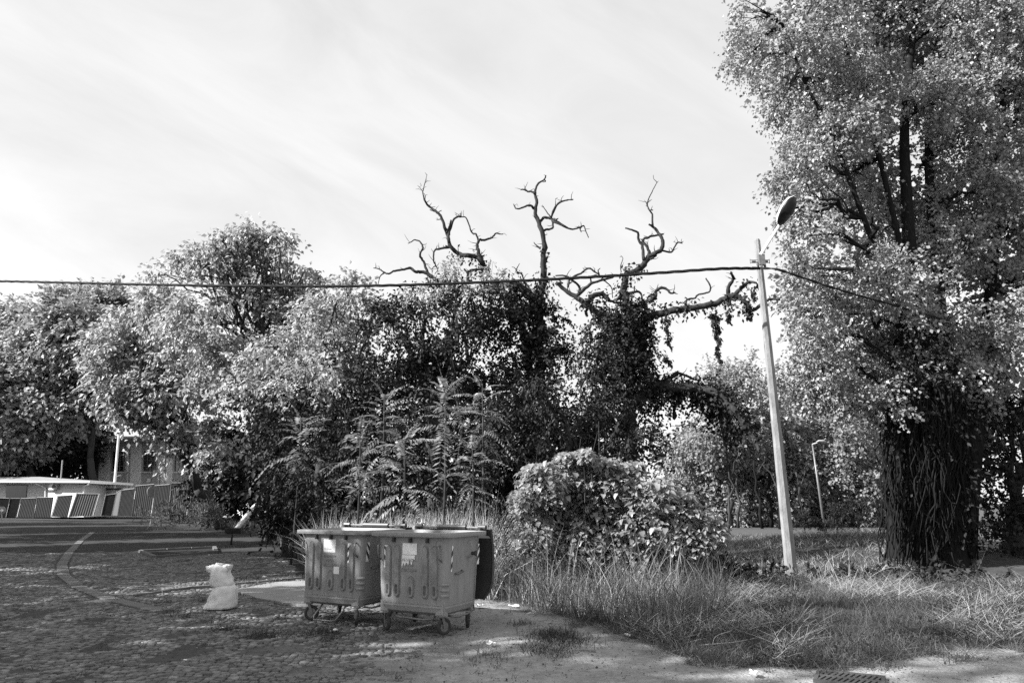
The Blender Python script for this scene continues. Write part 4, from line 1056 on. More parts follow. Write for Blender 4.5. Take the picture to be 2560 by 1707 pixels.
S, _ = crown(rsp, lobes_px(DP + 3.0, [(2080, 400, 90, 70), (2160, 430, 80, 80), (2240, 460, 60, 70), (2420, 520, 90, 70), (2240, 40, 70, 70), (2310, 120, 60, 90), (2250, 200, 50, 80), (2350, 60, 70, 80), (1960, 100, 90, 110), (2030, 260, 90, 110), (2110, 110, 90, 130), (2060, 480, 90, 110), (2070, 700, 100, 110), (2130, 880, 110, 110), (2170, 560, 80, 110), (2200, 760, 100, 110), (2180, 330, 60, 110), (2440, 120, 90, 130), (2530, 200, 90, 150), (2440, 400, 90, 130), (2540, 520, 90, 150), (2440, 660, 90, 130), (2550, 800, 90, 130), (2360, 850, 110, 90), (2290, 900, 110, 80), (2400, 1000, 120, 80), (2520, 1020, 100, 90), (2330, 560, 60, 110)], .8, 48, 1.2), 1.35, 30, .36, .20, .16, droop=.6, gap=-.45)
S.build('inner_crown', M['leaf_poplar'], poplar); TR += S.tris()
# vines and climbers on the trunk
rs = np.random.RandomState(9); m = MB()
for i in range(150):
    a = rs.uniform(-2.9, .3); k = rs.uniform(0, .75); x = rs.uniform(-1, 1)
    px0 = 2318 + x * 100; y1 = rs.uniform(940, 1150); y0 = rs.uniform(1300, 1425)
    dd = -.25 - math.sqrt(max(0, 1 - x * x)) * .75
    pts = [at(px0 + 14 * math.sin(q * 5 + i) + 8 * rs.normal() + x * 12 * (1 - q), y0 + (y1 - y0) * q, DP + dd + .06 * rs.normal()) for q in (0, .15, .3, .45, .6, .75, .9, 1)]
    m.tube(interp(pts, 2), [.020 * rs.uniform(.3, 1.2)] * 15, 5)
m.build('vines', M['barkdark'], poplar, True, smooth=True)
m = MB(); P = [at(x, y, DP + .1) for x, y in ((2322, 1440), (2316, 1330), (2318, 1200), (2325, 1040), (2322, 880), (2310, 700))]
m.tube(interp(P, 4), [1.12, 1.0, .95, .93, .92, .92, .90, .88, .87, .85, .83, .80, .77, .73, .69, .64, .58, .52, .46, .40, .30], 22)
m.build('vine_mass', M['barkdark'], poplar, True, smooth=True)
S, _ = crown(rs, lobes_px(DP - .6, [(2250, 1060, 30, 60), (2380, 1080, 60, 60), (2390, 1230, 50, 90), (2260, 1250, 24, 80), (2420, 1350, 40, 60), (2330, 1000, 90, 60), (2320, 900, 70, 60), (2315, 800, 55, 60), (2300, 1130, 50, 60)], .2, 3, .35), 3.6, 22, .18, .12, .08, droop=.9)
S.build('ivy', M['leaf_deep'], poplar); TR += S.tris()
# dark curtain at the right edge
o, n = tree('ivy_curtain', 'dark vine-hung thicket at the right edge beside the poplar trunk', 'tree', 10,
    lobes_px(20, [(2480, 1000, 70, 80), (2560, 1000, 80, 80), (2470, 1150, 50, 90), (2550, 1180, 70, 90), (2500, 1310, 60, 80), (2590, 1320, 80, 90), (2660, 1150, 90, 200)], .6, 4, .8), (at(2540, 1400, 20).x, 20, .3), .3, M['leaf_deep'], 3.8, 30, .24, .12, .08, droop=.9, gap=-.28, gfreq=.8); TR += n

# ------------------------------------------------------------------ background right
bgs = [('tall pale tree far behind, left of the concrete pole', 48, [(1790, 935, 26, 38), (1800, 1000, 45, 50), (1840, 960, 50, 50), (1780, 1080, 60, 50), (1850, 1080, 60, 60)], 1825, 'leaf_pale'),
       ('bushy pale tree just left of the pole, far behind', 50, [(1880, 930, 40, 50), (1910, 1000, 50, 60), (1870, 1130, 60, 50), (1800, 1160, 60, 45), (1740, 1130, 55, 60), (1700, 1190, 45, 45)], 1880, 'leaf_far'),
       ('dark-bottomed tree behind the far lamp post', 52, [(2010, 1000, 60, 60), (2060, 1060, 70, 50), (2150, 1030, 60, 60), (2000, 1090, 60, 50)], 2020, 'leaf_far'),
       ('feathery very pale tree left of the far lamp post', 49, [(1960, 1070, 45, 40), (1990, 1130, 60, 40), (1960, 1190, 50, 34), (2030, 1180, 40, 34), (1985, 1220, 40, 20)], 1985, 'leaf_pale'),
       ('very pale bushy tree right of the far lamp post', 49, [(2100, 1050, 40, 34), (2110, 1110, 55, 40), (2160, 1150, 50, 40), (2100, 1180, 40, 30), (2190, 1210, 50, 40), (2150, 1240, 60, 30), (2220, 1120, 40, 60)], 2150, 'leaf_pale')]
for i, (lab, D, L_, fx, ml) in enumerate(bgs):
    o, n = tree('background_tree', lab, 'tree', 60 + i, lobes_px(D, L_, 1.5, i), (at(fx, 1310, D).x, D, 0), .22, M[ml], 2.0, 30, .5, .26, .18, group='trees behind the grassy bank', gap=-.25, gfreq=.3); TR += n
o, n = tree('shade_tree', 'wide dark tree filling the shade behind the far lamp post', 'tree', 70, lobes_px(58, [(1900, 1150, 90, 60), (2040, 1180, 100, 60), (2170, 1120, 90, 80), (1990, 1080, 100, 60), (2250, 1180, 80, 80), (1790, 1200, 80, 60), (1720, 1150, 60, 80)], 2, 5), (at(2000, 1310, 58).x, 58, 0), .4, M['leaf_deep'], 1.2, 34, .7, .4, .3, gap=-.4, group='trees behind the grassy bank'); TR += n
for i, (x0, x1, y1, w) in enumerate(((1822, 1816, 1130, 5), (1845, 1838, 1150, 6), (1862, 1850, 1120, 4), (1888, 1868, 1140, 8), (1905, 1885, 1150, 7), (1928, 1925, 1160, 9), (1790, 1776, 1180, 4), (1950, 1950, 1180, 9), (2010, 1990, 1180, 6), (2130, 2150, 1190, 6))):
    D = 45 + (i * 37 % 7); a = at(x0, 1311, D); a.z = 0; b_ = at(x1, y1, D); m = MB()
    rr = w * D / F / 2 * 1.1; pts, _r = limb(a, b_, rr, rr * .6, .05, irs)
    t = thing('bare_trunk', ['slim', 'straight', 'thin', 'thick leaning', 'dark leaning', 'broad dark', 'thin pale', 'broad', 'slim leaning', 'slanting'][i] + ' tree trunk in the row behind the bank, ' + ['left end', 'second from left', 'beside two thicker ones', 'left of the pole', 'touching the pole at left', 'hidden by the pole edge', 'nearest the knotweed', 'right of the pole', 'by the far lamp post', 'nearest the poplar'][i], 'tree trunk', tuple(a), 0, 'trunks in the background row')
    m.tube(pts, _r, 8); m.build('trunk', M['barkdark' if i in (3, 4, 5, 7) else 'bark2'], t, True, smooth=True)
    m = MB(); pp, r3 = limb(pts[4], pts[4] + Vector((.8 * (-1) ** i, .2, 1.6)), rr * .5, rr * .2, .1, irs, 4); m.tube(pp, r3, 5); m.build('fork', M['bark2'], t, True)
for i, (L_, fx, lab) in enumerate((
    ([(1660, 1270, 70, 40), (1740, 1265, 60, 45), (1700, 1230, 60, 40)], 1700, 'pale low shrub mass behind the right end of the knotweed'),
    ([(1830, 1275, 60, 34), (1900, 1265, 55, 40), (1870, 1240, 50, 36)], 1870, 'pale low shrub mass behind the bare trunks'),
    ([(2000, 1275, 60, 34), (2070, 1260, 50, 40), (1960, 1270, 36, 34)], 2020, 'pale low shrub mass behind the far lamp post foot'),
    ([(2150, 1280, 50, 34), (2220, 1265, 50, 44), (2190, 1230, 40, 36)], 2180, 'pale low shrub mass left of the poplar trunk'))):
    o, n = tree('background_shrub', lab, 'shrub', 160 + i, lobes_px(50, L_, 1.5, i), (at(fx, 1310, 50).x, 50, 0), .1, M['leaf_far' if i in (0, 1) else 'leaf_pale'], 2.0, 30, .5, .26, .18, group='shrubs behind the grassy bank', gap=-.35, gfreq=.4, twig=2); TR += n
# conical shrubs on the bank
for i, (px, py, w, h) in enumerate(((2010, 1318, 16, 30), (2092, 1322, 18, 55), (2145, 1312, 20, 60), (2215, 1318, 14, 36), (2065, 1330, 10, 22))):
    D = 36; c = at(px, py, D); z0 = tz(c.x, D)
    L_ = [lobe(px, py - h * .25, D, w, h * .3), lobe(px + w * .2, py - h * .6, D, w * .9, h * .3), lobe(px + w * .5, py - h * .9, D, w * .4, h * .22), lobe(px - w * .7, py - h * .8, D, w * .35, h * .2)]
    o, n = tree('juniper_shrub', ['low spiky juniper just right of the concrete pole', 'upright juniper right of the far lamp post', 'tallest juniper in the row on the bank', 'small juniper beside the vine-wrapped trunk', 'tiny juniper at the foot of the far lamp post'][i], 'shrub', 80 + i, L_, (c.x, D, z0), .06, M['leaf_dark'], 9, 30, .14, .16, .04, droop=-.9, group='junipers on the grassy bank', twig=2, zmin=0); TR += n
# far lamp post
a = at(2062, 1322, 43); a.z = tz(a.x, 43); b_ = at(2031, 1110, 43)
fl = thing('street_lamp', 'small distant white lamp post on the bank behind the big concrete pole', 'street lamp', tuple(a))
m = MB(); m.tube([a, a.lerp(b_, .5), b_], [.08, .065, .045], 8); m.build('pole', M['steel'], fl, True, smooth=True)
m = MB(); m.tube([b_, at(2044, 1106, 42.6)], .035, 6); m.build('arm', M['post'], fl, True)
m = MB(); c = at(2053, 1104, 42.3); m.tube([c + Vector((-.28, 0, 0)), c + Vector((-.15, 0, .04)), c + Vector((.15, 0, .03)), c + Vector((.32, 0, -.02))], [.05, .11, .12, .05], 8, .6); m.build('lamp_head', M['post'], fl, True, smooth=True)

# ------------------------------------------------------------------ ailanthus saplings
def frond_mesh(seed, L_=.75, pairs=13):
    rs = np.random.RandomState(seed); S = Soup(); P = []; D = []; N = []; Ls = []; rach = []
    for i in range(pairs + 1):
        k = .12 + .88 * i / pairs; x = L_ * k; z = .20 * L_ * k - (.35 + .06 * (seed % 8)) * L_ * k ** 2.2
        for s in (-1, 1):
            yy = .10 * L_ * math.sin(seed * 1.7) * k * k
            if rs.uniform() < .05: continue
            P.append((x, yy, z)); dz = -.15 - .65 * rs.uniform(); D.append((.38, s, dz)); N.append((rs.normal() * .15, s * .25 + rs.normal() * .2, 1))
            Ls.append((.135 - .085 * abs(k - .42) ** 1.2) * rs.uniform(.85, 1.12))
    P.append((L_, 0, -.32 * L_)); D.append((1, 0, -.8)); N.append((.6, 0, 1)); Ls.append(.09)
    Ls = np.array(Ls) * L_ / .75
    S.add(*leaf_geo(rs, np.array(P), np.array(D, float), np.array(N, float), Ls, Ls * .33, fold=.1))
    me = np_mesh('frond', np.concatenate(S.V), np.concatenate(S.T), np.concatenate(S.t), None, None)
    d = me.data; bpy.data.objects.remove(me)
    d.materials.append(M['leaf_frond']); return d
FR = [frond_mesh(200 + i, .68 + .05 * i) for i in range(8)]
def ailanthus(label, px, py_top, py_foot, D, nf, size, seed, spread=1.0, lean=0):
    rs = np.random.RandomState(seed); top = at(px, py_top, D); foot = Vector((top.x + lean, D, 0))
    t = thing('tree_of_heaven', label, 'sapling', tuple(foot), 0, 'young trees of heaven behind the waste containers')
    m = MB(); pts = [foot.lerp(top, k) + Vector((.05 * math.sin(3 * k), 0, 0)) for k in (0, .25, .5, .75, 1)]
    m.tube(pts, [.035, .03, .026, .02, .012], 7); m.build('stem', M['bark2'], t, True, smooth=True)
    L0 = (top - foot)
    for i in range(nf):
        k = i / nf; o = bpy.data.objects.new('frond', FR[rs.randint(8)]); COL.objects.link(o); o.parent = t
        h = 1 - .45 * spread * (1 - k) ** 1.0; p = foot + L0 * h
        o.location = p - foot; el = math.radians(-12 + 66 * k ** 1.5 + rs.normal() * 16)
        o.rotation_euler = Euler((rs.normal() * .25, -el, i * 2.4 + rs.normal() * .6), 'XYZ'); s = size * rs.uniform(.62, 1.0) * (1 - .25 * k); o.scale = (s, s, s)
    return t
ailanthus('tree of heaven sapling alone at the left, above the left container', 752, 1050, 1400, 19.5, 22, 1.4, 1, .7)
ailanthus('tree of heaven sapling with upright fronds right between the two containers', 1010, 1090, 1400, 12.6, 26, 1.15, 2, 1.1)
ailanthus('tall thin-stemmed tree of heaven with fronds in a high tuft', 1112, 975, 1400, 13.6, 24, 1.1, 3, .5)
ailanthus('tree of heaven sapling tucked behind, upper left of the thin-stemmed one', 960, 985, 1400, 15.6, 26, 1.1, 4, .8)
ailanthus('low tree of heaven sapling right of the thin stem', 1180, 1120, 1400, 14.0, 20, .95, 5, .8)
ailanthus('bushy tree of heaven sapling left of the upright one', 900, 1085, 1400, 14.0, 24, 1.05, 6, .9)
ailanthus('high tree of heaven sapling at the right of the tuft', 1205, 960, 1400, 16.5, 24, 1.1, 7, .7)

# ------------------------------------------------------------------ knotweed bush
rs = np.random.RandomState(31)
def big_leaf(seed):
    r = np.random.RandomState(seed); m = MB(); n = 5; L_ = 1.0
    prof = [(0, .0), (.06, .30), (.3, .40), (.6, .28), (.85, .11), (1, 0)]
    mid = [(x, 0, -.25 * x * x) for x, w in prof]
    lf = [(x - .05 * (i == 1), w, -.25 * x * x + w * .28) for i, (x, w) in enumerate(prof)]
    rt = [(x - .05 * (i == 1), -w, -.25 * x * x + w * .28) for i, (x, w) in enumerate(prof)]
    m.v = [tuple(p) for p in mid + lf[1:5] + rt[1:5]]
    m.f = [(0, 6, 1), (0, 1, 10), (1, 6, 7, 2), (2, 7, 8, 3), (3, 8, 9, 4), (4, 9, 5), (1, 2, 11, 10), (2, 3, 12, 11), (3, 4, 13, 12), (4, 5, 13)]
    me = m.mesh('leaf'); me.materials.append(M['leaf_knot'])
    a = me.attributes.new('tone', 'FLOAT', 'FACE'); a.data.foreach_set('value', [r.uniform()] * len(me.polygons))
    me.polygons.foreach_set('use_smooth', [True] * len(me.polygons)); return me
KL = [big_leaf(300 + i) for i in range(5)]
kb = (at(1530, 1440, 13.8)); kb.z = 0
kn = thing('knotweed_bush', 'large bush of broad heart-shaped leaves, sunlit on its upper left, right of the containers', 'bush', (kb.x, kb.y, 0))
stems = []
KD = 13.6
outline = [(1300, 1215, 1), (1340, 1165, 1), (1400, 1150, 1), (1440, 1140, 1), (1500, 1150, 1), (1560, 1160, 1), (1620, 1175, 1), (1680, 1190, 1), (1740, 1215, 1), (1780, 1270, 1), (1800, 1320, 1)]
KLOB = [(1360, 1215, 70, 60), (1450, 1200, 80, 60), (1540, 1210, 80, 60), (1625, 1245, 74, 52), (1705, 1300, 66, 50), (1400, 1290, 80, 60), (1500, 1300, 90, 70), (1610, 1320, 90, 70), (1720, 1350, 75, 55), (1340, 1340, 60, 50), (1450, 1380, 80, 60), (1570, 1400, 90, 60), (1680, 1420, 70, 50), (1770, 1330, 40, 45), (1335, 1180, 26, 22), (1420, 1150, 32, 20), (1460, 1142, 16, 22), (1500, 1165, 40, 20), (1570, 1172, 34, 18), (1700, 1245, 26, 16), (1300, 1260, 24, 36)]
leaves = []
for (px, py, rx, ry) in KLOB:
    c, r = lobe(px, py, KD + rs.uniform(-.3, .5), rx, ry, .75)
    n = 760
    d = unit(rs.normal(size=(n, 3))); q = rs.uniform(.55, 1.05, (n, 1)); P = np.array(c) + d * q * np.array(r)
    for p, dd in zip(P, d):
        if p[2] > .12: leaves.append((p, dd))
kk = [noise.noise(Vector(p) * 1.6) for p, d in leaves]
leaves = [l for l, k in zip(leaves, kk) if k > -.48]
leaves.sort(key=lambda l: -((l[1][1] < .1) * 5 - l[0][1] * .6 + l[0][2] * .25 + rs.uniform(0, 2.2)))
base = [(np.array([v_.co[:] for v_ in me.vertices]), [tuple(p.vertices) for p in me.polygons]) for me in KL]
Vs = []; Fs = []; tn = []; kk = 0
for i, (p, d) in enumerate(leaves):
    az = math.atan2(d[1], d[0]) + rs.normal() * .7
    R = Euler((rs.normal() * .32, .30 + rs.normal() * .30, az), 'XYZ'); s = .108 * rs.uniform(.5, 1.35); k = rs.randint(5)
    if i < 300:
        o = bpy.data.objects.new('leaf', KL[k]); COL.objects.link(o); o.parent = kn; o.location = Vector(p) - kn.location; o.rotation_euler = R; o.scale = (s, s, s)
    else:
        Q = (base[k][0] * s) @ np.array(R.to_matrix()).T + p
        Vs.append(Q - np.array(kn.location)); Fs += [tuple(q + kk for q in f) for f in base[k][1]]; tn += [rs.uniform()] * len(base[k][1]); kk += len(Q)
for (sx_, sy_) in [(1315, 1190), (1345, 1168), (1372, 1160), (1402, 1140), (1425, 1136), (1448, 1128), (1470, 1126), (1500, 1140), (1530, 1146), (1560, 1156), (1590, 1172), (1630, 1182), (1665, 1202), (1700, 1225), (1745, 1262), (1785, 1310)]:
    tip = at(sx_, sy_, KD - rs.uniform(0, .4)); dv = Vector((rs.normal() * .3 - .15, rs.normal() * .25, 1)).normalized()
    for j in range(11):
        az = j * 2.4 + rs.normal() * .3; p = np.array(tip - dv * (.035 * j)); R = Euler((rs.normal() * .2, -.55 + .09 * j + rs.normal() * .15, az), 'XYZ'); sc__ = (.045 + .009 * j) * rs.uniform(.8, 1.15); k = rs.randint(5)
        Q = (base[k][0] * sc__) @ np.array(R.to_matrix()).T + p
        Vs.append(Q - np.array(kn.location)); Fs += [tuple(q + kk for q in f) for f in base[k][1]]; tn += [rs.uniform()] * len(base[k][1]); kk += len(Q)
me = bpy.data.meshes.new('leaf_mass'); me.from_pydata(np.concatenate(Vs).tolist(), [], Fs)
a = me.attributes.new('tone', 'FLOAT', 'FACE'); a.data.foreach_set('value', tn); me.polygons.foreach_set('use_smooth', [True] * len(me.polygons))
tag(link('leaf_mass', me, M['leaf_knot'], kn), kind='stuff')
m = MB()
for i in range(90):
    L_ = KLOB[rs.randint(len(KLOB))]; tip = at(L_[0] + rs.normal() * 40, L_[1] + rs.normal() * 30, KD + rs.normal() * .3); ft = Vector((tip.x * .8 + kb.x * .2 + rs.normal() * .2, KD + .2 + rs.normal() * .4, 0))
    pts, rr = limb(ft, tip, .012, .005, .1, rs, 5); m.tube(pts, rr, 5)
m.build('stems', M['bark2'], kn, True)
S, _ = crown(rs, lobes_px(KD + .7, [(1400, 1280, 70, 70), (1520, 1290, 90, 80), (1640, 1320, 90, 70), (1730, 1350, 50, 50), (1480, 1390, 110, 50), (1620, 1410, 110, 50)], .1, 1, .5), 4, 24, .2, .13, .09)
S.build('inner_shade_leaves', M['leaf_deep'], kn); TR += S.tris()  # interior leaves coloured near-black for the shade inside the bush

# ------------------------------------------------------------------ grasses (stuff)
def region_points(rs, n, poly_px, jitter=0):
    """n random ground points in a photo-plan quad [(px,py)...] mapped on the ground"""
    W = [on(*p) for p in poly_px]; out_ = []
    xs = [w.x for w in W]; ys = [w.y for w in W]
    while len(out_) < n:
        x = rs.uniform(min(xs), max(xs)); y = rs.uniform(min(ys), max(ys))
        if inside(W, x, y): out_.append((x, y, tz(x, y)))
    return np.array(out_)
def clumped(rs, P, freq, thr):
    k = np.array([noise.noise(Vector((p[0] * freq, p[1] * freq, 1.7))) for p in P]); return P[k > thr]
rs = np.random.RandomState(41)
S = Soup()     # tall dry grass behind the bins
P = clumped(rs, region_points(rs, 5200, [(790, 1482), (1235, 1500), (1235, 1445), (1180, 1430), (790, 1430)]), 1.8, -.25)
P[:, 2] = 0; n = len(P); S.add(*blade_geo(rs, P, rs.uniform(1.0, 1.75, n), rs.normal(size=(n, 2)) * .34, .017, .85))
P = clumped(rs, region_points(rs, 900, [(1040, 1440), (1230, 1470), (1230, 1420), (1060, 1400)]), 1.8, -.2); n = len(P)
S.add(*blade_geo(rs, P, rs.uniform(1.3, 2.1, n), rs.normal(size=(n, 2)) * .2, .012, .6))
tag(S.build('tall_grass', M['bleached']), 'tall dry grass, coloured bright as if sunlit, arching above and behind the two containers', kind='stuff'); TR += S.tris()
S = Soup()     # mixed weeds at the foot of the knotweed
P = clumped(rs, region_points(rs, 15000, [(1225, 1500), (1420, 1545), (1600, 1600), (1760, 1600), (1830, 1500), (1780, 1440), (1230, 1420)]), 2.2, -.3); n = len(P)
S.add(*blade_geo(rs, P, rs.gamma(2.2, .19, n) + .06, rs.normal(size=(n, 2)) * .42, .010, .7))
S2 = Soup(); P2 = region_points(rs, 3400, [(1225, 1495), (1400, 1535), (1700, 1590), (1700, 1480), (1230, 1430)]); n = len(P2)
S2.add(*blade_geo(rs, P2, rs.gamma(2.5, .20, n) + .10, rs.normal(size=(n, 2)) * .45, .009, .9))
tag(S.build('weeds', M['grass']), 'dense green weeds at the foot of the knotweed bush', kind='stuff'); tag(S2.build('dry_weeds', M['grass_dry']), 'pale dry grass stems mixed in the weeds before the bush', kind='stuff'); TR += S.tris() + S2.tris()
# fine leafy weeds: small leaf clusters
S, _ = crown(rs, lobes_px(12.6, [(1240, 1390, 40, 70), (1290, 1340, 50, 60), (1250, 1300, 40, 40), (1330, 1420, 60, 50), (1260, 1450, 50, 30), (1430, 1450, 60, 40), (1520, 1480, 60, 34), (1310, 1290, 36, 40), (1340, 1370, 50, 50), (1420, 1400, 50, 50), (1490, 1430, 50, 40)], .3, 2, .5), 7, 26, .12, .045, .018, droop=-.1, gap=-.2, gfreq=2.0)
tag(S.build('leafy_weeds', M['grass']), 'feathery weeds between the right container and the bush', kind='stuff'); TR += S.tris()
# right hand rough grass
S = Soup(); A = [(1560, 1592), (1700, 1642), (1850, 1664), (2000, 1674), (2100, 1672), (2300, 1642), (2450, 1624), (2620, 1612), (2620, 1475), (2300, 1470), (1990, 1455), (1850, 1455), (1780, 1440), (1640, 1540)]
P = clumped(rs, region_points(rs, 42000, A), 1.3, -.34); n = len(P)
S.add(*blade_geo(rs, P, rs.gamma(2, .05, n) + .03, rs.normal(size=(n, 2)) * .8, .008, .6)); tag(S.build('rough_grass', M['grass']), 'rough trampled dark grass on the right', kind='stuff'); TR += S.tris()
S = Soup(); P = clumped(rs, region_points(rs, 17000, A), .9, .0); n = len(P)
P[:, 2] += rs.uniform(.02, .16, n)
ln = rs.gamma(2, .11, n) + .05; az = rs.uniform(0, 6.283, n); le = np.stack([np.cos(az), np.sin(az)], 1) * rs.uniform(1.0, 4.0, (n, 1)); sc_ = 1 / np.sqrt(1 + (le ** 2).sum(1))
S.add(*blade_geo(rs, P, ln * sc_ * 1.0, le, .007, .1)); tag(S.build('straw', M['grass_dry']), 'cut straw lying over the rough grass on the right', kind='stuff'); TR += S.tris()
S = Soup(); P = clumped(rs, region_points(rs, 2600, A), .8, .0); n = len(P)
idx = np.repeat(np.arange(n), 14); h_ = rs.uniform(.05, .32, n)[idx] * rs.uniform(.2, 1, len(idx))
Q = P[idx] + rs.normal(size=(len(idx), 3)) * [.07, .07, .0]; Q[:, 2] += h_
S.add(*leaf_geo(rs, Q, rs.normal(size=Q.shape) + [0, 0, .3], rs.normal(size=Q.shape) * .5 + [0, 0, 1.], rs.uniform(.02, .06, len(Q)), rs.uniform(.012, .03, len(Q))))
tag(S.build('low_weeds', M['weed']), 'dark low leafy weeds in patches among the cut grass', kind='stuff'); TR += S.tris()
S = Soup(); A2 = [(1230, 1510), (1560, 1605), (1700, 1662), (1850, 1684), (2100, 1694), (2450, 1650), (2620, 1640), (2620, 1600), (2100, 1655), (1850, 1645), (1560, 1575), (1230, 1490)]
P = clumped(rs, region_points(rs, 9000, A2), 3.0, .12); n = len(P); S.add(*blade_geo(rs, P, rs.gamma(2, .045, n) + .02, rs.normal(size=(n, 2)) * 1.1, .007, .6))
tag(S.build('edge_tufts', M['grass']), 'ragged tufts of grass creeping over the sand along the verge', kind='stuff'); TR += S.tris()
S = Soup(); P = clumped(rs, region_points(rs, 5000, A2), 2.4, .05); n = len(P); az = rs.uniform(0, 6.283, n); P[:, 2] += .015; le = np.stack([np.cos(az), np.sin(az)], 1) * rs.uniform(3, 9, (n, 1)); ln = rs.gamma(2, .07, n) / np.sqrt(1 + (le ** 2).sum(1))
S.add(*blade_geo(rs, P, ln, le, .006, .05)); tag(S.build('edge_straw', M['grass_dry']), 'loose straw fallen on the sand along the verge', kind='stuff'); TR += S.tris()
# grass on the bank and behind
S = Soup(); P = region_points(rs, 15000, [(1660, 1450), (2300, 1450), (2260, 1338), (1760, 1330)]); P = P[P[:, 1] < 36]; n = len(P)
S.add(*blade_geo(rs, P, rs.uniform(.06, .26, n), rs.normal(size=(n, 2)) * .8, .018, .6)); tag(S.build('bank_grass', M['grass']), 'short grass growing over the bank', kind='stuff'); TR += S.tris()
S = Soup(); P = clumped(rs, region_points(rs, 9000, [(1660, 1450), (2300, 1440), (2260, 1338), (1800, 1340)]), .7, -.1); P = P[P[:, 1] < 34]; n = len(P); P[:, 2] += .05
S.add(*blade_geo(rs, P, rs.uniform(.1, .3, n), rs.normal(size=(n, 2)) * 1.2, .016, .5)); tag(S.build('dry_bank_grass', M['grass_dry']), 'bleached grass tufts on the bank', kind='stuff'); TR += S.tris()
# low broad weeds around the pole foot and ferns at the poplar foot
S, _ = crown(rs, lobes_px(15.3, [(1860, 1450, 60, 20), (1920, 1440, 50, 22), (1800, 1430, 50, 26), (2060, 1455, 60, 20), (2150, 1450, 60, 22), (2230, 1450, 60, 22), (2350, 1450, 70, 26), (2450, 1455, 70, 24)], .5, 6, .5), 9, 22, .12, .12, .07, droop=.1, gap=-.3, gfreq=2, zmin=.02)
tag(S.build('ground_cover', M['leaf_deep']), 'low broad-leaved ground cover round the pole foot and the poplar', kind='stuff'); TR += S.tris()
# weeds in the cobbles
S = Soup()
TU = [(430, 1530, .22, 130), (470, 1541, .2, 110), (505, 1503, .14, 60), (545, 1552, .2, 220), (590, 1536, .12, 80), (620, 1582, .16, 90), (560, 1575, .22, 320), (650, 1588, .22, 320), (690, 1592, .2, 260), (410, 1505, .12, 60), (385, 1512, .1, 40), (800, 1585, .26, 450), (815, 1600, .16, 80), (700, 1545, .12, 50),
      (1310, 1560, .14, 70), (1380, 1590, .34, 800), (1420, 1605, .3, 550), (1350, 1620, .26, 420), (1390, 1635, .24, 200), (1290, 1560, .1, 50), (1215, 1635, .14, 60), (1250, 1645, .12, 50), (930, 1600, .1, 40), (970, 1625, .12, 30), (300, 1500, .1, 40), (340, 1494, .1, 50), (500, 1385, .16, 90), (530, 1378, .2, 120), (470, 1378, .14, 60), (560, 1372, .16, 80)]
for i in range(150):
    x, y = rs.uniform(0, 1350), rs.uniform(1420, 1700); TU.append((x, y, .05, 7))
for px, py, r, n in TU:
    c = on(px, py); P = np.zeros((n, 3)); P[:, 0] = c.x + rs.normal(size=n) * r * .55; P[:, 1] = c.y + rs.normal(size=n) * r * .8; P[:, 2] = c.z
    S.add(*blade_geo(rs, P, rs.uniform(.03, .10, n) * (1.0 if r < .3 else 1.2), rs.normal(size=(n, 2)) * .8, .006, .5))
W = [on(*p) for p in ((620, 1452), (700, 1447), (760, 1440), (580, 1462), (660, 1456), (600, 1463), (560, 1470))]
for c in W:
    n = 260; P = np.zeros((n, 3)); P[:, 0] = c.x + rs.normal(size=n) * .35; P[:, 1] = c.y + rs.normal(size=n) * .12 + .1
    S.add(*blade_geo(rs, P, rs.uniform(.05, .14, n), rs.normal(size=(n, 2)) * .6, .007, .5))
tag(S.build('cobble_weeds', M['weed']), 'small tufts of weeds growing between the cobbles', kind='stuff'); TR += S.tris()
# rough verge on the left, below the fence
S = Soup(); P = region_points(rs, 14000, [(375, 1296), (470, 1306), (560, 1322), (640, 1340), (710, 1378), (765, 1410), (800, 1400), (760, 1350), (640, 1318), (560, 1306), (400, 1288)]); n = len(P)
S.add(*blade_geo(rs, P, rs.uniform(.1, .75, n), rs.normal(size=(n, 2)) * .5, .03, .7)); tag(S.build('verge_grass', M['grass']), 'rough grass verge under the shrubs on the left', kind='stuff'); TR += S.tris()
S, _ = crown(rs, lobes_px(42, [(400, 1284, 34, 12), (450, 1279, 40, 16), (505, 1274, 38, 22), (545, 1285, 30, 18)], 2, 6), 3, 30, .35, .3, .06, droop=-.3, zmin=0)
vs = thing('tall_weeds', 'clump of tall weeds in front of the right end of the fence', 'weeds', tuple((at(450, 1290, 42).x, 42, 0)))
S.build('stalks', M['grass'], vs); TR += S.tris()
# gravel crumbs and leaf litter
S = Soup(); P = region_points(rs, 7000, [(-50, 1420), (1300, 1500), (1700, 1660), (2560, 1640), (2560, 1760), (-50, 1760)]); n = len(P); P[:, 2] += .012
S.add(*leaf_geo(rs, P, rs.normal(size=(n, 3)) * [1, 1, .15], np.tile([0, 0, 1.], (n, 1)) + rs.normal(size=(n, 3)) * .3, rs.gamma(2, .008, n) + .008, rs.gamma(2, .005, n) + .006)); tag(S.build('leaf_litter', M['weed']), 'small dead leaves and crumbs scattered over the ground', kind='stuff')
S = Soup(); P = region_points(rs, 1500, [(-50, 1420), (1300, 1500), (1700, 1660), (2560, 1640), (2560, 1760), (-50, 1760)]); n = len(P); P[:, 2] += .014
S.add(*leaf_geo(rs, P, rs.normal(size=(n, 3)) * [1, 1, .15], np.tile([0, 0, 1.], (n, 1)) + rs.normal(size=(n, 3)) * .3, rs.gamma(2, .009, n) + .006, rs.gamma(2, .006, n) + .006)); tag(S.build('pale_crumbs', M['grass_dry']), 'pale chips and dry leaves scattered over the ground', kind='stuff')

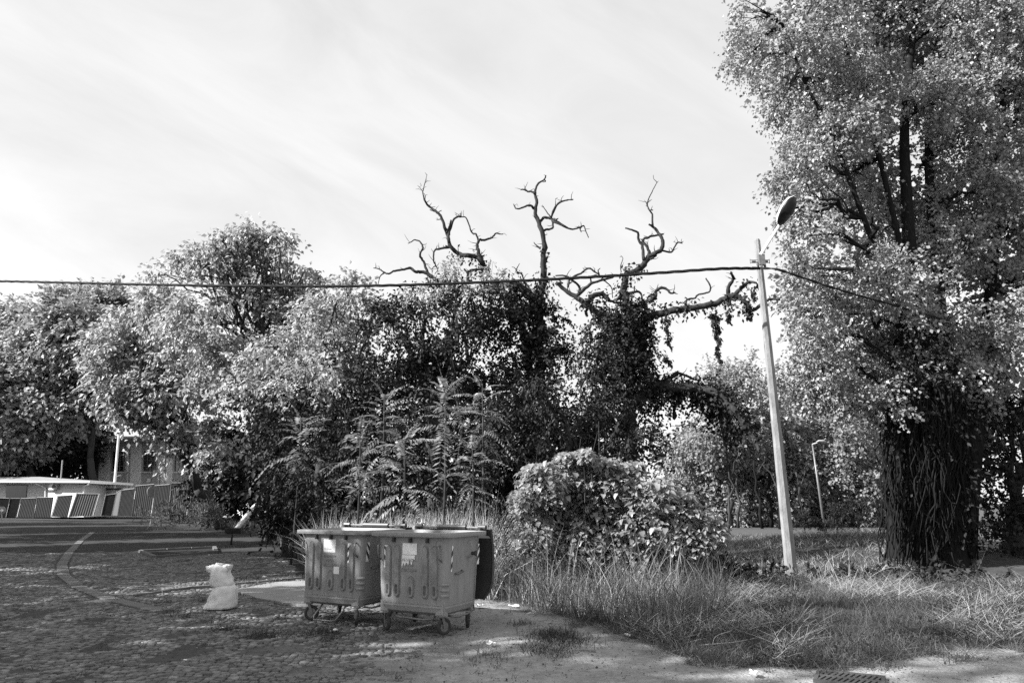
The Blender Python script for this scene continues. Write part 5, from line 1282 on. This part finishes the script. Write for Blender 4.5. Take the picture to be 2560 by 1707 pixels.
# ------------------------------------------------------------------ dry stalks, twigs
def stalks(label, specs, D, name='dry_stalks', mat='grass_dry', r=.006):
    f0 = at(specs[0][0][0], specs[0][0][1], D); t = thing(name, label, 'dry stalks', tuple(f0))
    for pts in specs:
        m = MB(); path = interp([at(x, y, D + .04 * random.uniform(-1, 1)) for x, y in pts], 5) if len(pts) > 2 else [at(x, y, D) for x, y in pts]
        m.tube(path, [r * (1 - .6 * i / len(path)) for i in range(len(path))], 5); m.build('stalk', M['wood'], t, True)
    return t
stalks('teepee of broken dry stalks standing in the grass right of the pole', [[(2121, 1462), (2123, 1400), (2121, 1370)], [(2126, 1462), (2124, 1405), (2119, 1372)], [(2190, 1480), (2160, 1420), (2122, 1375)], [(2105, 1395), (2112, 1378), (2121, 1372), (2150, 1400), (2152, 1440), (2140, 1455)], [(2062, 1440), (2068, 1405), (2095, 1385), (2121, 1374)]], 13.8)
stalks('long dry stem arching over the grass in front of the poplar', [[(2150, 1478), (2180, 1440), (2225, 1418), (2270, 1425), (2310, 1460)]], 13.4)
stalks('spiky broken straw clump just right of the pole foot', [[(2000, 1462), (2004, 1440), (2002, 1416)], [(2010, 1465), (2006, 1440), (1996, 1425)], [(2006, 1465), (2014, 1445), (2016, 1425)], [(1985, 1455), (1998, 1440), (2003, 1420)], [(2030, 1430), (2015, 1445), (2008, 1460)]], 13.9)
stalks('bent bleached stalks fanning out at the right end of the bush', [[(1700, 1380), (1730, 1420), (1750, 1470), (1790, 1500)], [(1700, 1382), (1745, 1430), (1760, 1465)], [(1700, 1384), (1705, 1430), (1700, 1480)], [(1690, 1400), (1720, 1440), (1720, 1500)], [(1700, 1380), (1690, 1430), (1680, 1470)]], 12.2, r=.008)
stalks('thin bare twigs lying in the front grass, left part', [[(1750, 1612), (1850, 1602), (1940, 1580), (1965, 1560)], [(1950, 1640), (1935, 1600), (1920, 1540), (1900, 1520)], [(1950, 1640), (1965, 1625), (2010, 1600), (2080, 1590)], [(1980, 1620), (2010, 1600), (2022, 1560)], [(1780, 1615), (1790, 1590), (1830, 1575)]], 8.6, 'dry_twigs', r=.004)
p = on(1430, 1630); m = MB(); q = on(1490, 1632); m.tube([p + Vector((0, 0, .025)), p.lerp(q, .6) + Vector((0, .02, .03)), q + Vector((0, 0, .025))], [.006, .012, .014], 6)
tag(m.build('stick', M['wood']), 'short pale stick lying on the sand below the weed patch', 'stick')

# ------------------------------------------------------------------ litter
def scrap(label, px, py, s, seed, name='paper_scrap', cat='litter', group=None):
    c = on(px, py); r = random.Random(seed); m = MB(); n = 6; vs = []
    for j in range(n):
        for i in range(n):
            x, y = (i / (n - 1) - .5) * s, (j / (n - 1) - .5) * s * .6
            vs.append((x + r.uniform(-.1, .1) * s, y + r.uniform(-.1, .1) * s, .02 + abs(noise.noise(Vector((x * 14, y * 14, seed)))) * s * .45))
    m.add(vs, [(j * n + i, j * n + i + 1, (j + 1) * n + i + 1, (j + 1) * n + i) for j in range(n - 1) for i in range(n - 1)])
    o = m.build(name, M['paper']); o.location = c + Vector((0, 0, .012)); o.rotation_euler = (0, 0, r.uniform(0, 3)); return tag(o, label, cat, group)
scrap('crumpled white paper at the edge of the weeds, right of the right container', 1283, 1520, .17, 1)
scrap('flat white paper scrap on the sand beside the right container wheels', 1200, 1521, .16, 2)
scrap('white paper scrap on the sand in front of the right container', 1228, 1616, .13, 3)
scrap('tiny white scrap on the cobbles below the sack', 555, 1575, .07, 4)
scrap('white scrap on the concrete slab edge behind the sack', 662, 1445, .12, 5)
scrap('white scrap between weed tuft and left container', 835, 1583, .10, 6)
scrap('pale flat stone-like scrap in the right hand grass', 1835, 1560, .16, 7)
scrap('pale scrap on the sand at lower right near the grating', 1885, 1690, .12, 8)
scrap('small white scrap at the foot of the weeds in the middle', 1570, 1595, .10, 9)
scrap('tiny pale scrap far out on the left cobbles', 460, 1658, .06, 10)
p = gnd(577, 1362); m = MB(); m.tube([p, p + Vector((.02, 0, .35)), p + Vector((.0, 0, .62))], [.05, .03, .01], 7)
tag(m.build('broken_bollard', M['soil']), 'dark broken post stump standing on the cobbles below the leaning white post', 'post stump')
# leaning white post on a dark block
a = gnd(582, 1333); Dq = a.y; b_ = at(643, 1257, Dq + .6)
lp = thing('leaning_post', 'white concrete post leaning out of the shrubs on a dark block', 'post', tuple(a))
m = MB(); d_ = b_ - a; m.tube([a + d_ * .02, a + d_ * .1, a + d_ * .8, a + d_ * .93, b_], [.08, .14, .15, .10, .05], 8); m.build('post_shaft', M['white'], lp, True, smooth=True)
m = MB(); m.box(a + Vector((.1, -.3, .14)), (.75, .4, .32)); m.build('base_block', M['soil'], lp, True)

# ------------------------------------------------------------------ fence
def Z1p(p): return (p[0] / 3.357, p[1] / 3.357 + 900)
def fence(label, panels, mats):
    c = at(*Z1p(panels[0][3]), panels[0][4]); c.z = 0
    t = thing('site_fence', label, 'fence', tuple(c))
    for (tl, tr, br, bl, D0_, D1_), mt in zip(panels, mats):
        TL, TR_, BR, BL_ = at(*Z1p(tl), D0_), at(*Z1p(tr), D1_), at(*Z1p(br), D1_), at(*Z1p(bl), D0_)
        m = MB(); n = 40; vs = []
        nrm = (TR_ - BL_).cross(TL - BR).normalized()
        if nrm.y > 0: nrm = -nrm
        for j in (0, 1):
            for i in range(n + 1):
                k = i / n; p = (BL_.lerp(BR, k)) if j == 0 else TL.lerp(TR_, k)
                vs.append(p + nrm * (.022 * (1 if (i % 4) in (1, 2) else -1)))
        m.add(vs, [(i, i + 1, n + 2 + i, n + 1 + i) for i in range(n)])
        back = [v_ - nrm * .02 for v_ in vs]
        m.add(back, [(i + 1, i, n + 1 + i, n + 2 + i) for i in range(n)])
        m.build('corrugated_sheet', M[mt], t, True)
        m = MB(); m.tube([BL_ - Vector((0, 0, .05)) + nrm * .05, TL + (TL - BL_) * .05 + nrm * .05], .036, 4); m.build('post', M['post'], t, True)
        m = MB(); m.tube([TL + nrm * .05, TR_ + nrm * .05], .024, 4); m.build('top_rail', M['post'], t, True)
    m = MB(); m.tube([BR + nrm * .05, TR_ + nrm * .05], .055, 4); m.build('post', M['post'], t, True)
    return t
fence('low leaning corrugated fence in front of the white hut, left run', [
    ((-110, 1155), (-15, 1155), (-45, 1318), (-140, 1318), 66, 66), ((-12, 1155), (78, 1160), (45, 1318), (-42, 1318), 66, 66), ((85, 1160), (170, 1160), (135, 1318), (48, 1318), 66, 66), ((180, 1160), (305, 1155), (278, 1320), (140, 1320), 66, 65),
    ((312, 1152), (445, 1150), (420, 1320), (280, 1320), 65, 64), ((487, 1140), (607, 1132), (562, 1318), (433, 1312), 64, 63), ((645, 1120), (838, 1123), (785, 1305), (578, 1315), 62, 62)],
    ['fence', 'fence', 'fence', 'fence', 'fence', 'fence', 'fence_pale'])
fence('taller leaning corrugated fence running up to the shrubs, right run', [
    ((888, 1132), (980, 1120), (940, 1303), (850, 1303), 62, 62), ((985, 1110), (1020, 1090), (980, 1304), (945, 1303), 62, 60), ((1025, 1090), (1132, 1077), (1098, 1308), (990, 1306), 60, 59), ((1140, 1055), (1297, 1040), (1260, 1312), (1103, 1310), 58, 57),
    ((1303, 1052), (1427, 1042), (1405, 1312), (1265, 1312), 57, 56), ((1435, 1030), (1590, 1030), (1560, 1312), (1410, 1312), 55, 55), ((1595, 1032), (1730, 1035), (1700, 1312), (1565, 1312), 55, 54)],
    ['fence', 'fence_pale', 'fence', 'fence', 'fence', 'fence_pale', 'fence_pale'])

# ------------------------------------------------------------------ hut
TURN = [0.36, at(110, 1250, 72).x]          # facades turned towards the left: depth falls by TURN[0] per metre to the right
def hat(x, y, D):
    d = ray(x, y); return CAM + d * ((D + TURN[0] * TURN[1]) / (d.y + TURN[0] * d.x))
def prism(m, pts_px, D, depth):
    F0 = [hat(x, y, D) for x, y in pts_px]; F1 = [p + Vector((0, depth, 0)) for p in F0]; m.loft([F1, F0][::-1]); return m
hc = hat(110, 1290, 72); hc.z = 0
hut = thing('white_hut', 'low white flat-roofed hut behind the corrugated fence', 'hut', tuple(hc))
m = MB(); prism(m, [(112, 1292), (209, 1292), (209, 1210), (112, 1206)], 72, 6); m.build('wall', M['hutwall'], hut, True)
m = MB(); prism(m, [(-90, 1292), (111.5, 1292), (111.5, 1206), (-90, 1206)], 73.2, 4.7); m.build('wall', M['hutwall'], hut, True)
m = MB(); prism(m, [(14, 1250), (64, 1250), (67, 1213.5), (14, 1213.5)], 73.12, .06); m.build('window', M['window'], hut, True)
m = MB(); prism(m, [(12, 1213.4), (68, 1213.4), (68, 1211.5), (12, 1211.5)], 73.08, .1); m.build('lintel', M['frame'], hut, True)
m = MB(); f0 = [hat(x, y, 71.2) for x, y in ((-110, 1206.5), (224, 1208), (224, 1202.5), (-110, 1200.5))]; f1 = [p + Vector((0, 8, 0)) for p in f0]; m.loft([f0, f1]); m.build('roof_edge', M['white'], hut, True)
m = MB(); bq = [hat(-110, 1200, 71.4), hat(223, 1202, 71.4)]; rt = [hat(-110, 1192, 74.5), hat(100, 1191.5, 74.5)]; bk = [bq[0] + Vector((0, 7.5, 0)), bq[1] + Vector((0, 7.5, 0))]
m.add([bq[0], bq[1], rt[1], rt[0], bk[0], bk[1]], [(0, 1, 2, 3), (3, 2, 5, 4), (1, 5, 2)]); m.build('roof', M['slab'], hut, True)
m = MB(); m.tube([hat(-110, 1203, 71.1), hat(225, 1205, 71.1)], .10, 8); m.build('gutter', M['white'], hut, True)
m = MB(); m.tube([hat(88, 1204, 71.1), hat(90, 1208, 71.2), hat(112, 1218, 71.9), hat(114, 1222, 71.9), hat(112, 1288, 71.9)], .08, 8); m.build('downpipe', M['white'], hut, True)
m = MB(); m.tube([hat(223, 1206, 71.1), hat(222, 1210, 71.2), hat(210, 1216, 71.9), hat(208, 1288, 71.9)], .08, 8); m.build('downpipe', M['white'], hut, True)
m = MB(); m.tube([hat(152, 1196, 73), hat(156, 1150, 73)], .06, 6); m.build('aerial_mast', M['post'], hut, True)
m = MB(); m.tube([hat(143, 1196, 73), hat(143, 1189, 73)], .05, 6); m.build('vent_stub', M['post'], hut, True)
ac = thing('air_conditioner', 'white air conditioner box with a round fan on the hut wall', 'air conditioner', tuple(hat(133, 1216, 71.75)))
m = MB(); m.box(hat(133, 1216.5, 71.75), (.78, .35, .60), Matrix.Rotation(math.radians(-19.6), 3, 'Z')); m.build('casing', M['white'], ac, True)
m = MB(); m.disc(hat(134, 1216.3, 71.55), (.335, .94, 0), .25, .03, 20); fan = m.build('fan_grille', M['iron'], ac, True)
m = MB(); m.disc(hat(134, 1216.3, 71.50), (.335, .94, 0), .05, .03, 10); m.build('fan_hub', M['white'], fan, True)

for s in (-1, 1):
    m = MB(); m.box(hat(133 + s * 7, 1224, 71.8), (.04, .4, .04)); m.build('wall_bracket', M['iron'], ac, True)

# retaining wall behind the fence
m = MB(); prism(m, [(207, 1292), (600, 1292), (600, 1224), (207, 1224)], 76, .4)
rwt = thing('boundary_wall', 'pale rendered wall with a dark coping between hut and fence', 'wall', tuple(hat(300, 1292, 76)))
m.build('render', M['hutwall'], rwt, True); m = MB(); prism(m, [(206, 1224), (601, 1224), (601, 1220), (206, 1220)], 75.9, .6); m.build('coping', M['iron'], rwt, True)

# pale house
hd = 92
TURN[:] = [0.60, at(380, 1250, 92).x]
hs = thing('pale_house', 'large pale house with tall barred windows between pilasters behind the fence', 'house', tuple(hat(380, 1292, hd)))
hs.location.z = 0
m = MB(); prism(m, [(238, 1290), (640, 1290), (640, 1090), (246, 1090)], hd, 9); m.build('wall', M['housewall'], hs, True)
m = MB(); prism(m, [(205, 1290), (237.5, 1290), (245.5, 1100), (212, 1100)], hd + 2, 7); m.build('side_wall', M['housepanel'], hs, True)
m = MB(); prism(m, [(236, 1290), (239, 1290), (247, 1104), (244, 1104)], hd - .15, .3); m.build('downpipe', M['iron'], hs, True)
m = MB(); prism(m, [(200, 1108), (650, 1100), (650, 1085), (200, 1098)], hd - .8, 10.5); m.build('eave', M['frame'], hs, True)
for i, (xl, xr) in enumerate(((274, 314), (352, 392), (430, 470), (508, 548))):
    m = MB(); prism(m, [(xl, 1290), (xr, 1290), (xr + 2, 1105), (xl + 2, 1105)], hd - .05, .1); m.build('window_bay', M['housepanel'], hs, True)
    w = MB(); prism(w, [(xl + 5, 1177), (xr - 5, 1178), (xr - 3, 1128), (xl + 7, 1128)], hd - .12, .08); wo = w.build('window', M['window'], hs, True)
    for k in range(4):
        f = MB(); x = xl + 6 + k * (xr - xl - 12) / 3; prism(f, [(x - .7, 1177), (x + .7, 1177), (x + 2.4, 1128), (x + 1, 1128)], hd - .2, .06); o = f.build('frame_bar', M['frame'], wo, False)
        o.location = -Vector(hs.location)
    for k in range(3):
        f = MB(); y = 1136 + k * 14; prism(f, [(xl + 5, y + 1), (xr - 4, y + 1), (xr - 4, y), (xl + 5, y)], hd - .24, .05); o = f.build('frame_bar', M['frame'], wo, False); o.location = -Vector(hs.location)
    f = MB(); prism(f, [(xl + 1, 1182), (xr + 1, 1182), (xr + 1, 1179), (xl + 1, 1179)], hd - .35, .3); o = f.build('sill', M['hutwall'], hs, True)
m = MB(); prism(m, [(367, 1205), (375, 1205), (376, 1196), (368, 1196)], hd - .25, .1); m.build('meter_box', M['white'], hs, True)
for i, (x, l) in enumerate(((320, 'drain'), (397, 'drain'), (410, 'drain'))):
    m = MB(); m.tube([hat(x, 1285, hd - .1), hat(x + 4, 1110, hd - .1)], .05, 6); m.build('rain_pipe', M['frame'], hs, True)
TURN[:] = [0.0, 0]
# floodlight pole in front of the house
a = hat(287, 1222, 74); b_ = hat(299, 1060, 74); t = thing('floodlight_pole', 'white pole with a small floodlight in front of the pale house', 'pole', tuple(a))
m = MB(); m.tube([a - Vector((0, 0, 1.5)), b_], [.14, .11], 8); m.build('mast', M['white'], t, True)
m = MB(); m.tube([hat(291, 1191, 73.8), hat(300, 1188, 73.4)], .04, 5); m.box(hat(300, 1188, 73.3), (.3, .22, .12)); m.build('floodlight', M['steel'], t, True)

# round signs
a = at(3, 1320, 58); a.z = 0; c = at(3, 1276, 58)
t = thing('road_sign', 'round grey sign with a white arrow at the left edge before the fence', 'road sign', tuple(a))
m = MB(); m.tube([a, c], .05, 6); m.build('sign_post', M['post'], t, True)
m = MB(); m.disc(c, (.15, -1, 0), .34, .03, 24); m.build('disc', M['post'], t, True)
m = MB(); m.disc(c - Vector((0, .03, 0)), (.15, -1, 0), .31, .02, 24); pl = m.build('disc_face', M['frame'], t, True)
m = MB(); q = c - Vector((0, .075, 0)); m.box(q + Vector((-.06, 0, 0)), (.28, .02, .09)); m.add([q + Vector(v_) for v_ in ((.06, -.01, .14), (.06, -.01, -.14), (.26, -.01, 0), (.06, .01, .14), (.06, .01, -.14), (.26, .01, 0))], [(0, 1, 2), (5, 4, 3), (0, 3, 4, 1), (1, 4, 5, 2), (2, 5, 3, 0)])
m.build('arrow', M['white'], t, True)
a = at(378, 1296, 50); a.z = 0; c = at(382, 1228, 50)
t = thing('traffic_mirror', 'round sign seen from behind, on a thin post at the fence', 'road sign', tuple(a))
m = MB(); m.tube([a, c + Vector((.1, .05, .2))], .04, 6); m.build('sign_post', M['post'], t, True)
m = MB(); m.disc(c, (.75, -.6, .05), .40, .05, 24); m.build('disc', M['frame'], t, True)

# ------------------------------------------------------------------ trees outside the frame to the left: they shade the yard
HX = np.array([-SUN_H.x, -SUN_H.y]); PXV = np.array([-HX[1], HX[0]])       # along light, across light
def shade_tree(label, s, p, h, r, seed):
    global TR
    x, y = HX * s + PXV * p * -1
    rs = random.Random(seed); L_ = []; dn = 1.3 if seed < 99 else .16  # sparse crown for the added tree that softens the sun on the sand
    for i in range(9):
        a = rs.uniform(0, 6.28); q = rs.uniform(0, 1) ** .5 * r * .8
        L_.append((Vector((x + q * math.cos(a), y + q * math.sin(a), h - 1.6 - rs.uniform(0, h * .55))), Vector((r * .5, r * .5, r * .42))))
    L_.append((Vector((x, y, h - 1.5)), Vector((r * .5, r * .5, 1.6))))
    o, n = tree('plane_tree', label, 'tree', seed, L_, (x, y, 0), .35, M['leaf_maple'], dn, 26, .42, .30, .24, group='plane trees along the left side of the yard', gap=-.28, gfreq=.5, twig=3); TR += n
ST = [(-16, -5.0, 12.6, 3.0), (-16, -9, 13.2, 3.2), (-16, -13.5, 11.6, 3.0), (-17, -18.5, 12.2, 3.2), (-19, -24, 13.0, 3.6), (-20, -31, 13.0, 4.0), (-22, -39, 13.0, 4.2), (-36, -50, 17, 6), (-40, -62, 18, 6), (-17, -6.8, 18.0, 3.6)]  # far end of the row and the last tree are added for their shade
NM = ['plane tree nearest the camera in the row left of the yard', 'second plane tree from the camera in the row left of the yard', 'third plane tree of the row left of the yard', 'fourth plane tree of the row left of the yard', 'fifth plane tree of the row left of the yard', 'sixth plane tree, unseen, added to the row to shade the far road', 'farthest plane tree, unseen, added to the row to shade the far road', 'tall plane tree out of frame to the left of the fence', 'tall plane tree out of frame to the left of the hut', 'tallest tree, unseen and thin-crowned, added to soften the sun on the sand']
for i, (s, p, h, r) in enumerate(ST): shade_tree(NM[i], s, -p * -1, h, r, 90 + i)
print('FOLIAGE TRIS', TR, 'OBJECTS', len(bpy.data.objects), 'STONES', len(stones))
